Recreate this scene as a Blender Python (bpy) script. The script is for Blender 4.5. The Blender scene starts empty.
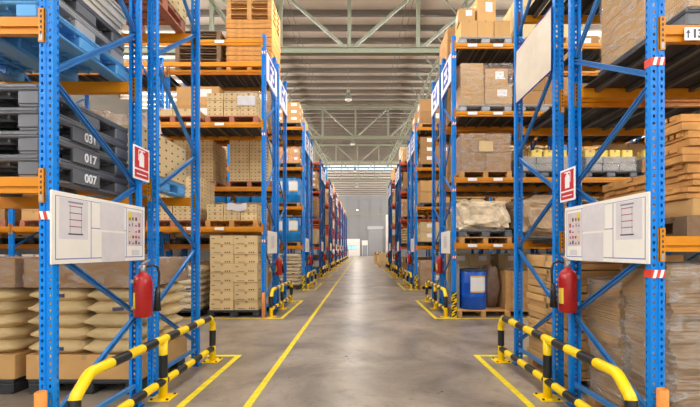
import bpy, bmesh, math, random
from mathutils import Vector, Matrix, noise
from mathutils.bvhtree import BVHTree

R = random.Random(7)
S = bpy.context.scene
COL = S.collection
F = 380.0; VX = 361.0; VY = 249.5; CH = 1.45          # camera: focal length in px, vanishing point, height
XL, XR = -2.03, 1.95                                   # aisle faces of the left and right racks
BAY, PW, PD, FD = 2.7, 0.092, 0.05, 1.02               # bay pitch, post width/depth, frame depth
PH = 6.03
PITCH = 5.6

# ------------------------------------------------------------------ materials
def lin(c):
    return tuple(((v/255)/12.92 if v/255 <= 0.04045 else ((v/255+0.055)/1.055)**2.4) for v in c) + (1,)
MATS = {}
def mat(name, rgb, rough=0.6, metal=0.0, var=0.0, rnd=0.0, scale=6.0, bump=0.0, bscale=40, coat=0, emit=None):
    if name in MATS: return MATS[name]
    m = bpy.data.materials.new(name); m.use_nodes = True
    nt = m.node_tree; N = nt.nodes; L = nt.links
    b = N['Principled BSDF']
    b.inputs['Base Color'].default_value = lin(rgb)
    b.inputs['Roughness'].default_value = rough
    b.inputs['Metallic'].default_value = metal
    if rough >= .7: b.inputs['Specular IOR Level'].default_value = .2
    elif name.startswith(('blue', 'dark_blue', 'orange', 'red_orange')): b.inputs['Specular IOR Level'].default_value = .35
    if coat: b.inputs['Coat Weight'].default_value = coat
    src = None
    tc = N.new('ShaderNodeTexCoord')
    if var > 0:
        nz = N.new('ShaderNodeTexNoise'); nz.inputs['Scale'].default_value = scale; nz.inputs['Detail'].default_value = 5
        L.new(tc.outputs['Object'], nz.inputs['Vector'])
        mr = N.new('ShaderNodeMapRange'); mr.inputs['From Min'].default_value = .3; mr.inputs['From Max'].default_value = .7
        mr.inputs['To Min'].default_value = 1-var; mr.inputs['To Max'].default_value = 1+var
        L.new(nz.outputs['Fac'], mr.inputs['Value']); src = mr.outputs['Result']
    if rnd > 0:
        oi = N.new('ShaderNodeObjectInfo')
        m2 = N.new('ShaderNodeMapRange'); m2.inputs['To Min'].default_value = 1-rnd; m2.inputs['To Max'].default_value = 1+rnd
        L.new(oi.outputs['Random'], m2.inputs['Value'])
        if src:
            mm = N.new('ShaderNodeMath'); mm.operation = 'MULTIPLY'; L.new(src, mm.inputs[0]); L.new(m2.outputs['Result'], mm.inputs[1]); src = mm.outputs[0]
        else: src = m2.outputs['Result']
    if src:
        hs = N.new('ShaderNodeHueSaturation'); hs.inputs['Color'].default_value = lin(rgb)
        L.new(src, hs.inputs['Value']); L.new(hs.outputs['Color'], b.inputs['Base Color'])
    if bump > 0:
        n2 = N.new('ShaderNodeTexNoise'); n2.inputs['Scale'].default_value = bscale; n2.inputs['Detail'].default_value = 3
        L.new(tc.outputs['Object'], n2.inputs['Vector'])
        bp = N.new('ShaderNodeBump'); bp.inputs['Strength'].default_value = bump; bp.inputs['Distance'].default_value = .02
        L.new(n2.outputs['Fac'], bp.inputs['Height']); L.new(bp.outputs['Normal'], b.inputs['Normal'])
    if emit:
        b.inputs['Emission Color'].default_value = lin(emit[0]); b.inputs['Emission Strength'].default_value = emit[1]
    MATS[name] = m
    return m

BLUE = mat('blue_steel', (0, 127, 216), .36, 0, .05, scale=3)
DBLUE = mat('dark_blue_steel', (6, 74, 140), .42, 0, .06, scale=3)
BRACE = mat('blue_brace', (62, 134, 204), .3, .25, .08, scale=4)
ORANGE = mat('orange_beam', (212, 134, 10), .42, 0, .08, scale=2.5)
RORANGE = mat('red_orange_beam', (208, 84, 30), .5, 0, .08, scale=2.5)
GALV = mat('galvanised', (172, 174, 178), .35, .6, .08)
DECK = mat('dark_deck', (44, 43, 44), .6, 0, .15, scale=5)
DECKBAR = mat('deck_bar', (96, 92, 86), .5, .2, .1)
YEL = mat('safety_yellow', (250, 208, 0), .35, 0, .05)
BLK = mat('safety_black', (26, 26, 27), .4, 0, .1)
PAINTY = mat('floor_yellow', (232, 205, 20), .55, 0, .16, scale=14)
RED = mat('extinguisher_red', (160, 22, 20), .3, 0, .05)
REDS = mat('sign_red', (190, 32, 34), .5)
WHITE = mat('board_white', (236, 230, 218), .45, 0, .03)
SIGNW = mat('sign_white', (240, 240, 240), .5)
SIGNB = mat('sign_blue', (28, 48, 150), .5)
BEIGE = mat('blank_sign', (214, 200, 178), .55, 0, .05, bump=.15, bscale=3)
PAPER = mat('paper_sleeve', (212, 206, 206), .3, 0, .06, scale=8, bump=.3, bscale=14)
INK = mat('dark_ink', (60, 58, 66), .6)
REDINK = mat('red_ink', (150, 50, 56), .6)
YELINK = mat('yellow_ink', (225, 200, 60), .6)
CART = mat('cardboard', (196, 153, 98), .8, 0, .05, .10, 3)
CARTP = mat('pale_cardboard', (208, 181, 134), .8, 0, .05, .07, 3)
CARTD = mat('brown_cardboard', (160, 122, 80), .82, 0, .07, .10, 3)
CARTW = mat('white_carton', (214, 200, 190), .7, 0, .04, .06, 3)
TAPE = mat('packing_tape', (172, 134, 88), .3, 0, .04)
PRINT = mat('carton_print', (84, 64, 48), .8)
LABEL = mat('paper_label', (236, 234, 230), .6, 0, .03)
WOOD = mat('pallet_wood', (192, 146, 92), .8, 0, .16, .12, 9)
WOODY = mat('yellow_wood', (198, 142, 80), .8, 0, .22, .10, 9)
WOODO = mat('old_wood', (122, 98, 76), .85, 0, .2, .15, 8)
WOODR = mat('reddish_wood', (168, 108, 86), .8, 0, .16, .1, 8)
PLG = mat('grey_plastic', (92, 94, 98), .5, 0, .12, .08, 5)
PLK = mat('black_plastic', (44, 45, 47), .5, 0, .12, .08, 5)
PLL = mat('light_grey_plastic', (160, 160, 160), .5, 0, .1, .08, 5)
PLB = mat('blue_plastic_pallet', (90, 160, 214), .4, 0, .06, .04, 3)
DRUM = mat('drum_blue', (10, 84, 190), .32, 0, .05, .05)
DRUML = mat('bright_drum_blue', (14, 122, 190), .35, 0, .06, .08)
SACK = mat('sack_paper', (204, 178, 130), .75, 0, .08, .08, 6, bump=.35, bscale=12)
SACKW = mat('pale_sack', (214, 194, 152), .7, 0, .08, .06, 6, bump=.4, bscale=12)
BUND = mat('bundle_cardboard', (156, 126, 92), .8, 0, .12, .08, 7)
GREEN = mat('green_grey_steel', (138, 142, 122), .5, 0, .04)
PURL = mat('purlin_steel', (118, 110, 100), .6, 0, .04)  # dark grey carries the shade of the purlin faces
ORT = mat('orange_tube', (222, 142, 62), .5, 0, .05)
REDT = mat('tape_red', (206, 60, 36), .5)

# stretch film
def film_mat():
    m = bpy.data.materials.new('stretch_film'); m.use_nodes = True
    nt = m.node_tree; N = nt.nodes; L = nt.links
    b = N['Principled BSDF']; out = N['Material Output']
    b.inputs['Base Color'].default_value = (.8, .78, .74, 1); b.inputs['Roughness'].default_value = .16
    b.inputs['Specular IOR Level'].default_value = .9
    tr = N.new('ShaderNodeBsdfTransparent'); mx = N.new('ShaderNodeMixShader')
    tc = N.new('ShaderNodeTexCoord'); mp = N.new('ShaderNodeMapping'); mp.inputs['Scale'].default_value = (3, 3, 9)
    nz = N.new('ShaderNodeTexNoise'); nz.inputs['Scale'].default_value = 2.2; nz.inputs['Detail'].default_value = 6; nz.inputs['Distortion'].default_value = 1.2
    L.new(tc.outputs['Object'], mp.inputs['Vector']); L.new(mp.outputs['Vector'], nz.inputs['Vector'])
    cr = N.new('ShaderNodeMapRange'); cr.inputs['From Min'].default_value = .42; cr.inputs['From Max'].default_value = .75
    cr.inputs['To Min'].default_value = .05; cr.inputs['To Max'].default_value = .48
    L.new(nz.outputs['Fac'], cr.inputs['Value']); L.new(cr.outputs['Result'], mx.inputs['Fac'])
    bp = N.new('ShaderNodeBump'); bp.inputs['Strength'].default_value = .8; bp.inputs['Distance'].default_value = .03
    L.new(nz.outputs['Fac'], bp.inputs['Height']); L.new(bp.outputs['Normal'], b.inputs['Normal'])
    L.new(tr.outputs[0], mx.inputs[1]); L.new(b.outputs[0], mx.inputs[2]); L.new(mx.outputs[0], out.inputs['Surface'])
    return m
FILM = film_mat()

def floor_mat():
    m = bpy.data.materials.new('polished_concrete'); m.use_nodes = True
    nt = m.node_tree; N = nt.nodes; L = nt.links; b = N['Principled BSDF']
    tc = N.new('ShaderNodeTexCoord')
    def nz(scale, det, dist=0, sc=(1, 1, 1)):
        mp = N.new('ShaderNodeMapping'); mp.inputs['Scale'].default_value = sc
        n = N.new('ShaderNodeTexNoise'); n.inputs['Scale'].default_value = scale; n.inputs['Detail'].default_value = det
        n.inputs['Distortion'].default_value = dist; n.inputs['Roughness'].default_value = .62
        L.new(tc.outputs['Object'], mp.inputs['Vector']); L.new(mp.outputs['Vector'], n.inputs['Vector']); return n.outputs['Fac']
    r1 = N.new('ShaderNodeValToRGB'); e = r1.color_ramp
    e.elements[0].position = .30; e.elements[0].color = lin((92, 83, 72))
    e.elements[1].position = .70; e.elements[1].color = lin((174, 157, 138))
    L.new(nz(.8, 8, .6), r1.inputs['Fac'])
    r2 = N.new('ShaderNodeValToRGB'); r2.color_ramp.elements[0].position = .30; r2.color_ramp.elements[0].color = (.62, .60, .58, 1)
    r2.color_ramp.elements[1].position = .46; r2.color_ramp.elements[1].color = (1, 1, 1, 1)
    L.new(nz(5, 9, 1.5), r2.inputs['Fac'])
    r3 = N.new('ShaderNodeValToRGB'); r3.color_ramp.elements[0].position = .28; r3.color_ramp.elements[0].color = (.55, .53, .5, 1)
    r3.color_ramp.elements[1].position = .34; r3.color_ramp.elements[1].color = (1, 1, 1, 1)
    L.new(nz(9, 4, 3.0, (1, .5, 1)), r3.inputs['Fac'])
    m1 = N.new('ShaderNodeMixRGB'); m1.blend_type = 'MULTIPLY'; m1.inputs['Fac'].default_value = .8
    L.new(r1.outputs[0], m1.inputs[1]); L.new(r2.outputs[0], m1.inputs[2])
    m2 = N.new('ShaderNodeMixRGB'); m2.blend_type = 'MULTIPLY'; m2.inputs['Fac'].default_value = .7
    L.new(m1.outputs[0], m2.inputs[1]); L.new(r3.outputs[0], m2.inputs[2])
    L.new(m2.outputs[0], b.inputs['Base Color'])
    rr = N.new('ShaderNodeMapRange'); rr.inputs['To Min'].default_value = .2; rr.inputs['To Max'].default_value = .44
    L.new(nz(1.7, 6), rr.inputs['Value']); L.new(rr.outputs['Result'], b.inputs['Roughness'])
    b.inputs['Specular IOR Level'].default_value = .42
    bp = N.new('ShaderNodeBump'); bp.inputs['Strength'].default_value = .12; bp.inputs['Distance'].default_value = .01
    L.new(nz(14, 4), bp.inputs['Height']); L.new(bp.outputs['Normal'], b.inputs['Normal'])
    return m

# ------------------------------------------------------------------ mesh builder
class MB:
    def __init__(s): s.v = []; s.f = []; s.m = []; s.sm = []
    def face(s, pts, mi=0, sm=False):
        i = len(s.v); s.v += [tuple(p) for p in pts]; s.f.append(tuple(range(i, i+len(pts)))); s.m.append(mi); s.sm.append(sm)
    def box(s, x0, x1, y0, y1, z0, z1, mi=0):
        if x0 > x1: x0, x1 = x1, x0
        if y0 > y1: y0, y1 = y1, y0
        i = len(s.v)
        s.v += [(x0,y0,z0),(x1,y0,z0),(x1,y1,z0),(x0,y1,z0),(x0,y0,z1),(x1,y0,z1),(x1,y1,z1),(x0,y1,z1)]
        for q in ((0,3,2,1),(4,5,6,7),(0,1,5,4),(1,2,6,5),(2,3,7,6),(3,0,4,7)):
            s.f.append(tuple(i+k for k in q)); s.m.append(mi); s.sm.append(False)
    def bbox(s, x0, x1, y0, y1, z0, z1, c=.006, mi=0):          # chamfered box
        if x0 > x1: x0, x1 = x1, x0
        bm = bmesh.new()
        bmesh.ops.create_cube(bm, size=1)
        for v in bm.verts:
            v.co = Vector(((x0+x1)/2+v.co.x*(x1-x0), (y0+y1)/2+v.co.y*(y1-y0), (z0+z1)/2+v.co.z*(z1-z0)))
        bmesh.ops.bevel(bm, geom=bm.edges[:], offset=c, segments=1, affect='EDGES')
        s.add_bm(bm, mi)
    def add_bm(s, bm, mi=0, sm=False):
        i = len(s.v); bm.verts.ensure_lookup_table(); bm.verts.index_update()
        s.v += [tuple(v.co) for v in bm.verts]
        for f in bm.faces: s.f.append(tuple(i+v.index for v in f.verts)); s.m.append(mi); s.sm.append(sm)
        bm.free()
    def bar(s, p, q, w, h, mi=0, up=Vector((0,0,1))):             # rectangular bar from p to q
        p = Vector(p); q = Vector(q); d = (q-p).normalized()
        a = d.cross(up)
        if a.length < 1e-4: a = d.cross(Vector((0,1,0)))
        a.normalize(); b = a.cross(d).normalized()
        i = len(s.v)
        for c in (p, q):
            for sx, sz in ((-1,-1),(1,-1),(1,1),(-1,1)):
                s.v.append(tuple(c+a*(sx*w/2)+b*(sz*h/2)))
        for k in range(4):
            s.f.append((i+k, i+(k+1)%4, i+4+(k+1)%4, i+4+k)); s.m.append(mi); s.sm.append(False)
        s.f.append((i+3,i+2,i+1,i)); s.f.append((i+4,i+5,i+6,i+7)); s.m += [mi, mi]; s.sm += [False, False]
    def tube(s, pts, r, mis=0, n=12, cap=True):                    # swept tube through points
        pts = [Vector(p) for p in pts]; k = len(pts)
        if isinstance(mis, int): mis = [mis]*(k-1)
        if not isinstance(r, (list, tuple)): r = [r]*k
        base = len(s.v); ref = None
        for i, p in enumerate(pts):
            if i == 0: t = (pts[1]-p).normalized()
            elif i == k-1: t = (p-pts[i-1]).normalized()
            else: t = ((p-pts[i-1]).normalized()+(pts[i+1]-p).normalized()).normalized()
            if ref is None:
                ref = t.cross(Vector((0,0,1)))
                if ref.length < .05: ref = t.cross(Vector((1,0,0)))
                ref.normalize()
            a = (ref - t*ref.dot(t)).normalized(); b = t.cross(a); ref = a
            mit = 1.0
            for j in range(n):
                an = 2*math.pi*j/n
                s.v.append(tuple(p+(a*math.cos(an)+b*math.sin(an))*r[i]*mit))
        for i in range(k-1):
            for j in range(n):
                s.f.append((base+i*n+j, base+i*n+(j+1)%n, base+(i+1)*n+(j+1)%n, base+(i+1)*n+j)); s.m.append(mis[i]); s.sm.append(True)
        if cap:
            s.f.append(tuple(base+j for j in range(n))[::-1]); s.m.append(mis[0]); s.sm.append(False)
            s.f.append(tuple(base+(k-1)*n+j for j in range(n))); s.m.append(mis[-1]); s.sm.append(False)
    def lathe(s, prof, c=(0,0,0), n=24, mi=0):                     # profile [(r,z)...] about z
        base = len(s.v)
        for (r, z) in prof:
            for j in range(n):
                an = 2*math.pi*j/n; s.v.append((c[0]+r*math.cos(an), c[1]+r*math.sin(an), c[2]+z))
        for i in range(len(prof)-1):
            for j in range(n):
                s.f.append((base+i*n+j, base+i*n+(j+1)%n, base+(i+1)*n+(j+1)%n, base+(i+1)*n+j)); s.m.append(mi); s.sm.append(True)
        s.f.append(tuple(base+j for j in range(n))[::-1]); s.m.append(mi); s.sm.append(False)
        s.f.append(tuple(base+(len(prof)-1)*n+j for j in range(n))); s.m.append(mi); s.sm.append(False)
    def mesh(s, name, mats):
        me = bpy.data.meshes.new(name); me.from_pydata(s.v, [], s.f)
        for m in (mats if isinstance(mats, (list, tuple)) else [mats]): me.materials.append(m)
        me.polygons.foreach_set('material_index', s.m); me.polygons.foreach_set('use_smooth', s.sm)
        me.update(); return me

def link(name, me, parent=None, loc=(0,0,0), rz=0):
    o = bpy.data.objects.new(name, me); COL.objects.link(o); o.location = loc
    if rz: o.rotation_euler.z = rz
    if parent: o.parent = parent
    return o
def tag(o, label, cat, group=None):
    n = len(label.split())
    if n > 16 or n < 4: print('LABEL LENGTH', n, label)
    o['label'] = label; o['category'] = cat
    if group: o['group'] = group
    return o
def empty(name, label, cat, loc=(0,0,0), group=None, rz=0):
    o = bpy.data.objects.new(name, None); COL.objects.link(o); o.location = loc; o.rotation_euler.z = rz
    o.empty_display_size = .1
    return tag(o, label, cat, group)
def struct(o): o['kind'] = 'structure'; return o
def text_mesh(body, size, mats, name='lettering', bold=.0):
    cu = bpy.data.curves.new('t', 'FONT'); cu.body = body; cu.size = size; cu.align_x = 'CENTER'; cu.align_y = 'CENTER'
    cu.offset = bold; cu.extrude = .0015
    o = bpy.data.objects.new('t', cu); COL.objects.link(o)
    dg = bpy.context.evaluated_depsgraph_get(); me = bpy.data.meshes.new_from_object(o.evaluated_get(dg))
    bpy.data.objects.remove(o); me.name = name; me.materials.clear(); me.materials.append(mats)
    return me
ORD = ['zeroth','first','second','third','fourth','fifth','sixth','seventh','eighth','ninth','tenth','eleventh','twelfth','thirteenth',
       'fourteenth','fifteenth','sixteenth','seventeenth','eighteenth','nineteenth','twentieth']

# ------------------------------------------------------------------ the setting
X0, X1, Y0, Y1 = -17.0, 17.0, -10.0, 86.0
def roofz(y): return 9.93+.09*y if y <= 60 else 15.33-.065*(y-60)
b = MB(); b.box(X0-.3, X1+.3, Y0-.3, Y1+.3, -.2, 0)
struct(link('floor', b.mesh('floor', floor_mat())))
WALL = mat('wall_cladding', (142, 141, 142), .7, 0, .03, scale=.6)
WALLD = mat('wall_girt', (134, 136, 138), .6, 0, .03)
WALLW = mat('white_wall', (236, 230, 224), .7, 0, .02)
ROOF = mat('roof_sheet', (238, 226, 211), .7, 0, .03, scale=.5)
ROOFF = mat('grey_roof_sheet', (190, 180, 172), .7, 0, .03, scale=.5)
SKYL = mat('skylight_sheet', (200, 220, 240), .5, emit=((176, 208, 240), 1.5))
FILLW = mat('fill_band_sheet', (210, 220, 225), .5, emit=((225, 232, 240), .5))
for nm, x in (('wall_left', X0), ('wall_right', X1)):
    b = MB(); s = -1 if x < 0 else 1
    i = [(x, Y0, 0), (x, Y1, 0), (x, Y1, roofz(Y1)), (x, 60, roofz(60)), (x, Y0, roofz(Y0))]
    o = [(p[0]+s*.2, p[1], p[2]) for p in i]
    b.face(i if s > 0 else i[::-1]); b.face(o[::-1] if s > 0 else o)
    for k in range(5): b.face([i[k], i[(k+1) % 5], o[(k+1) % 5], o[k]])
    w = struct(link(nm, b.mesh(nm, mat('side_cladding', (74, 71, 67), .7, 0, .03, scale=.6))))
    g = MB()
    for k in range(1, 6): g.box(x-s*.12, x, Y0, Y1, k*1.9-.06, k*1.9+.06)
    link('girt', g.mesh('girt', WALLD), w)
    g = MB(); g.box(x-s*.04, x-s*.01, Y0, Y1, 7.6, 9.0); link('fill_band', g.mesh('fill_band', FILLW), w)  # glowing band added to go with the ceiling fill light
# far wall with openings for the window
b = MB(); zt = roofz(Y1)+.2
b.box(X0, -3.25, Y1, Y1+.25, 0, zt); b.box(-3.25, -1.0, Y1, Y1+.25, 0, 1.45); b.box(-3.25, -1.0, Y1, Y1+.25, 2.35, zt); b.box(-1.0, X1, Y1, Y1+.25, 0, zt)
wf = struct(link('wall_far', b.mesh('wall_far', WALL)))
g = MB()
for z in (3.95, 5.3, 6.7, 8.0, 9.6, 11.1, 12.7): g.box(X0, X1, Y1-.12, Y1, z-.07, z+.07)
for x in (-8.7, -5.9, -3.1, -.6, 2.1, 4.6, 7.2): g.box(x-.09, x+.09, Y1-.14, Y1, 0, roofz(Y1))
link('girt', g.mesh('girt', WALLD), wf)
g = MB(); g.box(X0, X1, Y1-.4, Y1-.14, 9.25, 9.6); link('crane_beam', g.mesh('crane_beam', GREEN), wf)
g = MB(); g.box(-6.5, -3.25, Y1-.16, Y1-.001, 0, 3.85); g.box(-3.25, -1.0, Y1-.16, Y1-.001, 0, 1.45); g.box(-3.25, -1.0, Y1-.16, Y1-.001, 2.35, 3.85); g.box(-1.0, -.25, Y1-.16, Y1-.001, 0, 3.85)
g.box(.2, 1.55, Y1-.16, Y1-.001, 2.5, 3.5)
link('white_panel', g.mesh('white_panel', WALLW), wf)
o = struct(link('window_1', (lambda q: (q.box(-3.25, -1.0, Y1+.05, Y1+.09, 1.45, 2.35), q.mesh('window_1', mat('window_glass', (150, 190, 214), .1, emit=((150, 205, 235), 1.0))))[1])(MB())))
g = MB(); g.box(-2.16, -2.09, Y1+.0, Y1+.1, 1.45, 2.35); g.box(-3.25, -1.0, Y1, Y1+.1, 1.45, 1.5); g.box(-3.25, -1.0, Y1, Y1+.1, 2.3, 2.35)
link('window_frame', g.mesh('window_frame', WALLD), o)
# roller door and side door
RD = mat('roller_steel', (146, 146, 148), .5, .1, .03)
g = MB()
for k in range(52): g.box(1.75, 4.85, Y1-.26, Y1-.2+.02*(k % 2), k*.115, k*.115+.112)
d1 = struct(link('door_1', g.mesh('door_1', RD)))
g = MB(); g.box(1.45, 5.05, Y1-.5, Y1-.145, 5.98, 6.7); link('roller_housing', g.mesh('roller_housing', mat('housing', (176, 178, 180), .5, .1)), d1)
g = MB(); g.box(1.55, 1.75, Y1-.32, Y1-.145, 0, 5.98); link('guide_rail', g.mesh('guide_rail', WALLD), d1)
g = MB(); g.box(4.85, 5.05, Y1-.32, Y1-.145, 0, 5.98); link('guide_rail', g.mesh('guide_rail', WALLD), d1)
g = MB(); g.box(.4, 1.4, Y1-.26, Y1-.17, 0, 2.4); d2 = struct(link('door_2', g.mesh('door_2', mat('grey_door', (134, 140, 146), .5))))
g = MB(); g.box(.3, .4, Y1-.28, Y1-.165, 0, 2.5); g.box(1.4, 1.5, Y1-.28, Y1-.165, 0, 2.5); g.box(.4, 1.4, Y1-.28, Y1-.165, 2.4, 2.5)
link('door_frame', g.mesh('door_frame', WALLW), d2)
# wall behind the camera, with a wide dock opening
b = MB(); b.box(X0, -10, Y0-.2, Y0, 0, 9); b.box(10, X1, Y0-.2, Y0, 0, 9); b.box(-10, 10, Y0-.2, Y0, 7.6, 9)
struct(link('wall_back', b.mesh('wall_back', WALL)))

# ceiling: two slopes, purlins as its parts
SK = [(-6, -2.5), (3.0, 5.5), (9.0, 11.0), (61.2, 64.8)]             # translucent roof strips; the first three are unseen and added for light
seg = []; y = Y0
for a, c in SK: seg.append((y, a, 0)); seg.append((a, c, 1)); y = c
seg.append((y, Y1+.3, 0))
b = MB()
for a, c, t in seg:
    cuts = [a, c] if not (a < 60 < c) else [a, 60, c]
    for p, q in zip(cuts, cuts[1:]):
        if t: continue
        mi = 1 if p >= 60 else 0
        for dz in (0, .12): b.face([(X0-.2, p, roofz(p)+dz), (X1+.2, p, roofz(p)+dz), (X1+.2, q, roofz(q)+dz), (X0-.2, q, roofz(q)+dz)], mi)
ceil = struct(link('ceiling', b.mesh('ceiling', [ROOF, ROOFF])))
for a, c in SK:
    b = MB(); b.face([(X0-.2, a, roofz(a)+.02), (X1+.2, a, roofz(a)+.02), (X1+.2, c, roofz(c)+.02), (X0-.2, c, roofz(c)+.02)])
    link('skylight', b.mesh('skylight', SKYL), ceil)  # all but the last are added fill sources
pm = MB(); pm.box(X0, X1, -.035, .035, -.24, 0); pm.box(X0, X1, -.09, .035, -.26, -.24); pm = pm.mesh('purlin', PURL)
ys = [13.22+1.24*k for k in range(-10, 38)] + [61.0+1.9*k for k in range(13)]
for y in ys: link('purlin', pm, ceil, (0, y, roofz(y)))
for x in (-3.05, -2.8, 1.75, 2.0):
    b = MB(); b.bar((x, 8, roofz(8)-.28), (x, 59, roofz(59)-.28), .015, .015); link('sag_rod', b.mesh('sag_rod', PURL), ceil)

# roof trusses across the hall
for k, (y, zb) in enumerate(((13.7, 8.6), (28.6, 9.85), (44.0, 11.3), (57.3, 11.85))):
    ztp = roofz(y)-.34
    t = empty('roof_truss', ['grey-green steel roof truss nearest the camera, above the front racks', 'second steel roof truss from the camera, spanning the aisle',
              'third steel roof truss from the camera, below the pale skylight band', 'farthest steel roof truss, near the roof ridge'][k], 'roof truss', (0, y, 0), 'roof trusses across the hall')
    b = MB(); b.box(-16.9, 16.9, -.11, .11, zb-.11, zb-.085); b.box(-16.9, 16.9, -.11, .11, zb+.085, zb+.11); b.box(-16.9, 16.9, -.012, .012, zb-.09, zb+.09)
    b.box(-16.9, 16.9, -.06, .06, zb-.1, zb+.1)
    link('bottom_chord', b.mesh('bottom_chord', GREEN), t)
    b = MB(); b.box(-16.9, 16.9, -.08, .08, ztp-.08, ztp+.08); link('top_chord', b.mesh('top_chord', GREEN), t)
    for i in range(-6, 7):
        x = -.42+2.48*i
        b = MB(); b.bar((x, 0, zb+.1), (x, 0, ztp-.08), .13, .13); link('vertical_strut', b.mesh('strut', GREEN), t)
        dirs = (-1, 1) if i == 0 else ((-1,) if i < 0 else (1,))
        for dx in dirs:
            if abs(x+dx*2.48) > 16.8: continue
            b = MB(); b.bar((x+dx*.12, 0, zb+.1), (x+dx*2.48, 0, ztp-.05), .1, .1, up=Vector((0,1,0))); link('diagonal_strut', b.mesh('strut', GREEN), t)
# rafters that follow the roof slope
for x, side in ((4.0, 'right'), (-5.0, 'left')):
    t = empty('rafter_truss', f'sloping lattice rafter running along the roof over the {side} racks', 'roof truss', (x, 0, 0), 'lattice rafters')
    zb = lambda y: 8.65+.09*y
    b = MB(); b.bar((0, 6, zb(6)), (0, 58, zb(58)), .12, .12); link('bottom_chord', b.mesh('chord', GREEN), t)
    b = MB(); b.bar((0, 6, roofz(6)-.34), (0, 58, roofz(58)-.34), .1, .1); link('top_chord', b.mesh('chord', GREEN), t)
    for i in range(20):
        y = 7.02+2.48*i
        b = MB(); b.bar((0, y, zb(y)), (0, y, roofz(y)-.3), .06, .06); b.bar((0, y, zb(y)), (0, y+2.48, roofz(y+2.48)-.35), .06, .06); link('lattice_strut', b.mesh('strut', GREEN), t)
        s = -1 if x > 0 else 1
        b = MB(); b.bar((0, y, zb(y)), (s*.8, y, roofz(y)-.25), .045, .045, up=Vector((0,1,0))); link('knee_brace', b.mesh('strut', GREEN), t)
cm = empty('steel_column', 'tall steel column painted white below, at the far end right of the aisle', 'column', (4.05, 57.3, 0))
b = MB(); b.box(-.3, .3, -.2, .2, 0, 6.7); link('painted_base', b.mesh('base', WALLW), cm)
b = MB(); b.box(-.2, .2, -.12, .12, 6.7, 11.75); link('shaft', b.mesh('shaft', GREEN), cm)

# pendant lamps
LAMPG = mat('lamp_glass', (225, 220, 205), .3, emit=((255, 240, 215), .15))
LAMPON = mat('lamp_glass_lit', (255, 250, 240), .3, emit=((255, 246, 226), 9))
for k, (y, z) in enumerate(((-3.0, 8.0), (9.5, 9.0), (21.7, 10.15), (33.0, 10.75), (45.6, 11.0), (60.0, 11.5), (75.0, 9.4))):
    if k < 2: nm = ['rear', 'overhead'][k]
    t = empty('pendant_lamp', ['high-bay lamp hanging behind the camera', 'high-bay lamp hanging over the front racks', 'high-bay lamp hanging nearest in view over the aisle',
        'second visible high-bay lamp, just below the second truss', 'third visible high-bay lamp in front of the skylight band',
        'fourth visible high-bay lamp, small beneath the ridge', 'farthest high-bay lamp, glowing white before the end wall'][k], 'ceiling lamp', (-.72, y, z), 'pendant lamps along the aisle')
    b = MB(); b.lathe([(.05, .26), (.1, .24), (.13, .1), (.22, -.1), (.25, -.16), (.24, -.16), (.21, -.1)], n=20); link('lamp_shade', b.mesh('shade', mat('lamp_shade', (120, 124, 120), .4, .3)), t)
    b = MB(); b.lathe([(.2, -.12), (.2, -.16), (.12, -.22), (.03, -.24)], n=20); link('lamp_lens', b.mesh('lens', LAMPON if k == 6 else LAMPG), t)
    b = MB(); b.tube([(0, 0, .25), (0, 0, roofz(y)-z-.02)], .012, n=6); b.lathe([(.06, .25), (.09, .3), (.09, .42), (.05, .45)], n=12); link('rod', b.mesh('rod', GREEN), t)

# ------------------------------------------------------------------ racks
def post_mesh(holed, sx, sy):
    # profile in plan: front plate at y=0, sides, lips; (x, y, hole on the segment that follows)
    P = [(.028, PD, 0), (.0, PD, 0), (.0, .044, 1), (.0, .034, 0), (.0, 0, 0), (.013, 0, 1), (.027, 0, 0), (.035, .0, 0), (.040, .008, 0), (.052, .008, 0),
         (.057, 0, 0), (.065, 0, 1), (.079, 0, 0), (PW, 0, 0), (PW, .034, 1), (PW, .044, 0), (PW, PD, 0), (PW-.028, PD, 0)]
    b = MB(); nz = int(PH/.05)
    for (a, c) in zip(P, P[1:]):
        def q(z0, z1):
            pts = [(a[0]*sx, a[1]*sy, z0), (c[0]*sx, c[1]*sy, z0), (c[0]*sx, c[1]*sy, z1), (a[0]*sx, a[1]*sy, z1)]
            b.face(pts)
        if a[2] and holed:
            for k in range(nz):
                z = k*.05
                q(z, z+.028 if k < nz-1 else PH)
        elif a[2] and holed is None:
            q(0, PH)
        else: q(0, PH)
    # inner sheet offset a little gives the section its thickness at the lips
    b.box(.0*sx, .024*sx, (PD-.003)*sy, (PD-.006)*sy, 0, PH); b.box((PW-.024)*sx, PW*sx, (PD-.003)*sy, (PD-.006)*sy, 0, PH)
    b.box(.001*sx, .0035*sx, .001*sy, .033*sy, 0, PH); b.box((PW-.0035)*sx, (PW-.001)*sx, .001*sy, .033*sy, 0, PH)
    b.box(.0*sx, PW*sx, 0, PD*sy, PH-.004, PH)
    return b
POST = {}
def get_post(holed, sx, sy, m):
    k = (holed, sx, sy, m.name)
    if k not in POST: POST[k] = post_mesh(holed, sx, sy).mesh('post', m)
    return POST[k]
FOOT = {}
def foot_mesh(sx, sy):
    if (sx, sy) not in FOOT:
        b = MB(); b.box(-.02*sx, (PW+.02)*sx, -.02*sy, (PD+.04)*sy, 0, .008); b.box(.01*sx, .085*sx, .01*sy, .05*sy, .008, .06); FOOT[sx, sy] = b.mesh('foot_plate', DBLUE)
    return FOOT[sx, sy]
tb = MB(); tb.box(-.001, PW+.001, -.003, 0, 0, .055, 0)
for k in range(3): tb.face([(.004+k*.034, -.004, .0), (.02+k*.034, -.004, .0), (.035+k*.034 if k < 2 else .094, -.004, .055), (.019+k*.034, -.004, .055)], 1)
tb.box(-.0015, 0, -.003, .05, 0, .055, 0)
TAPEM = {}
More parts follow.
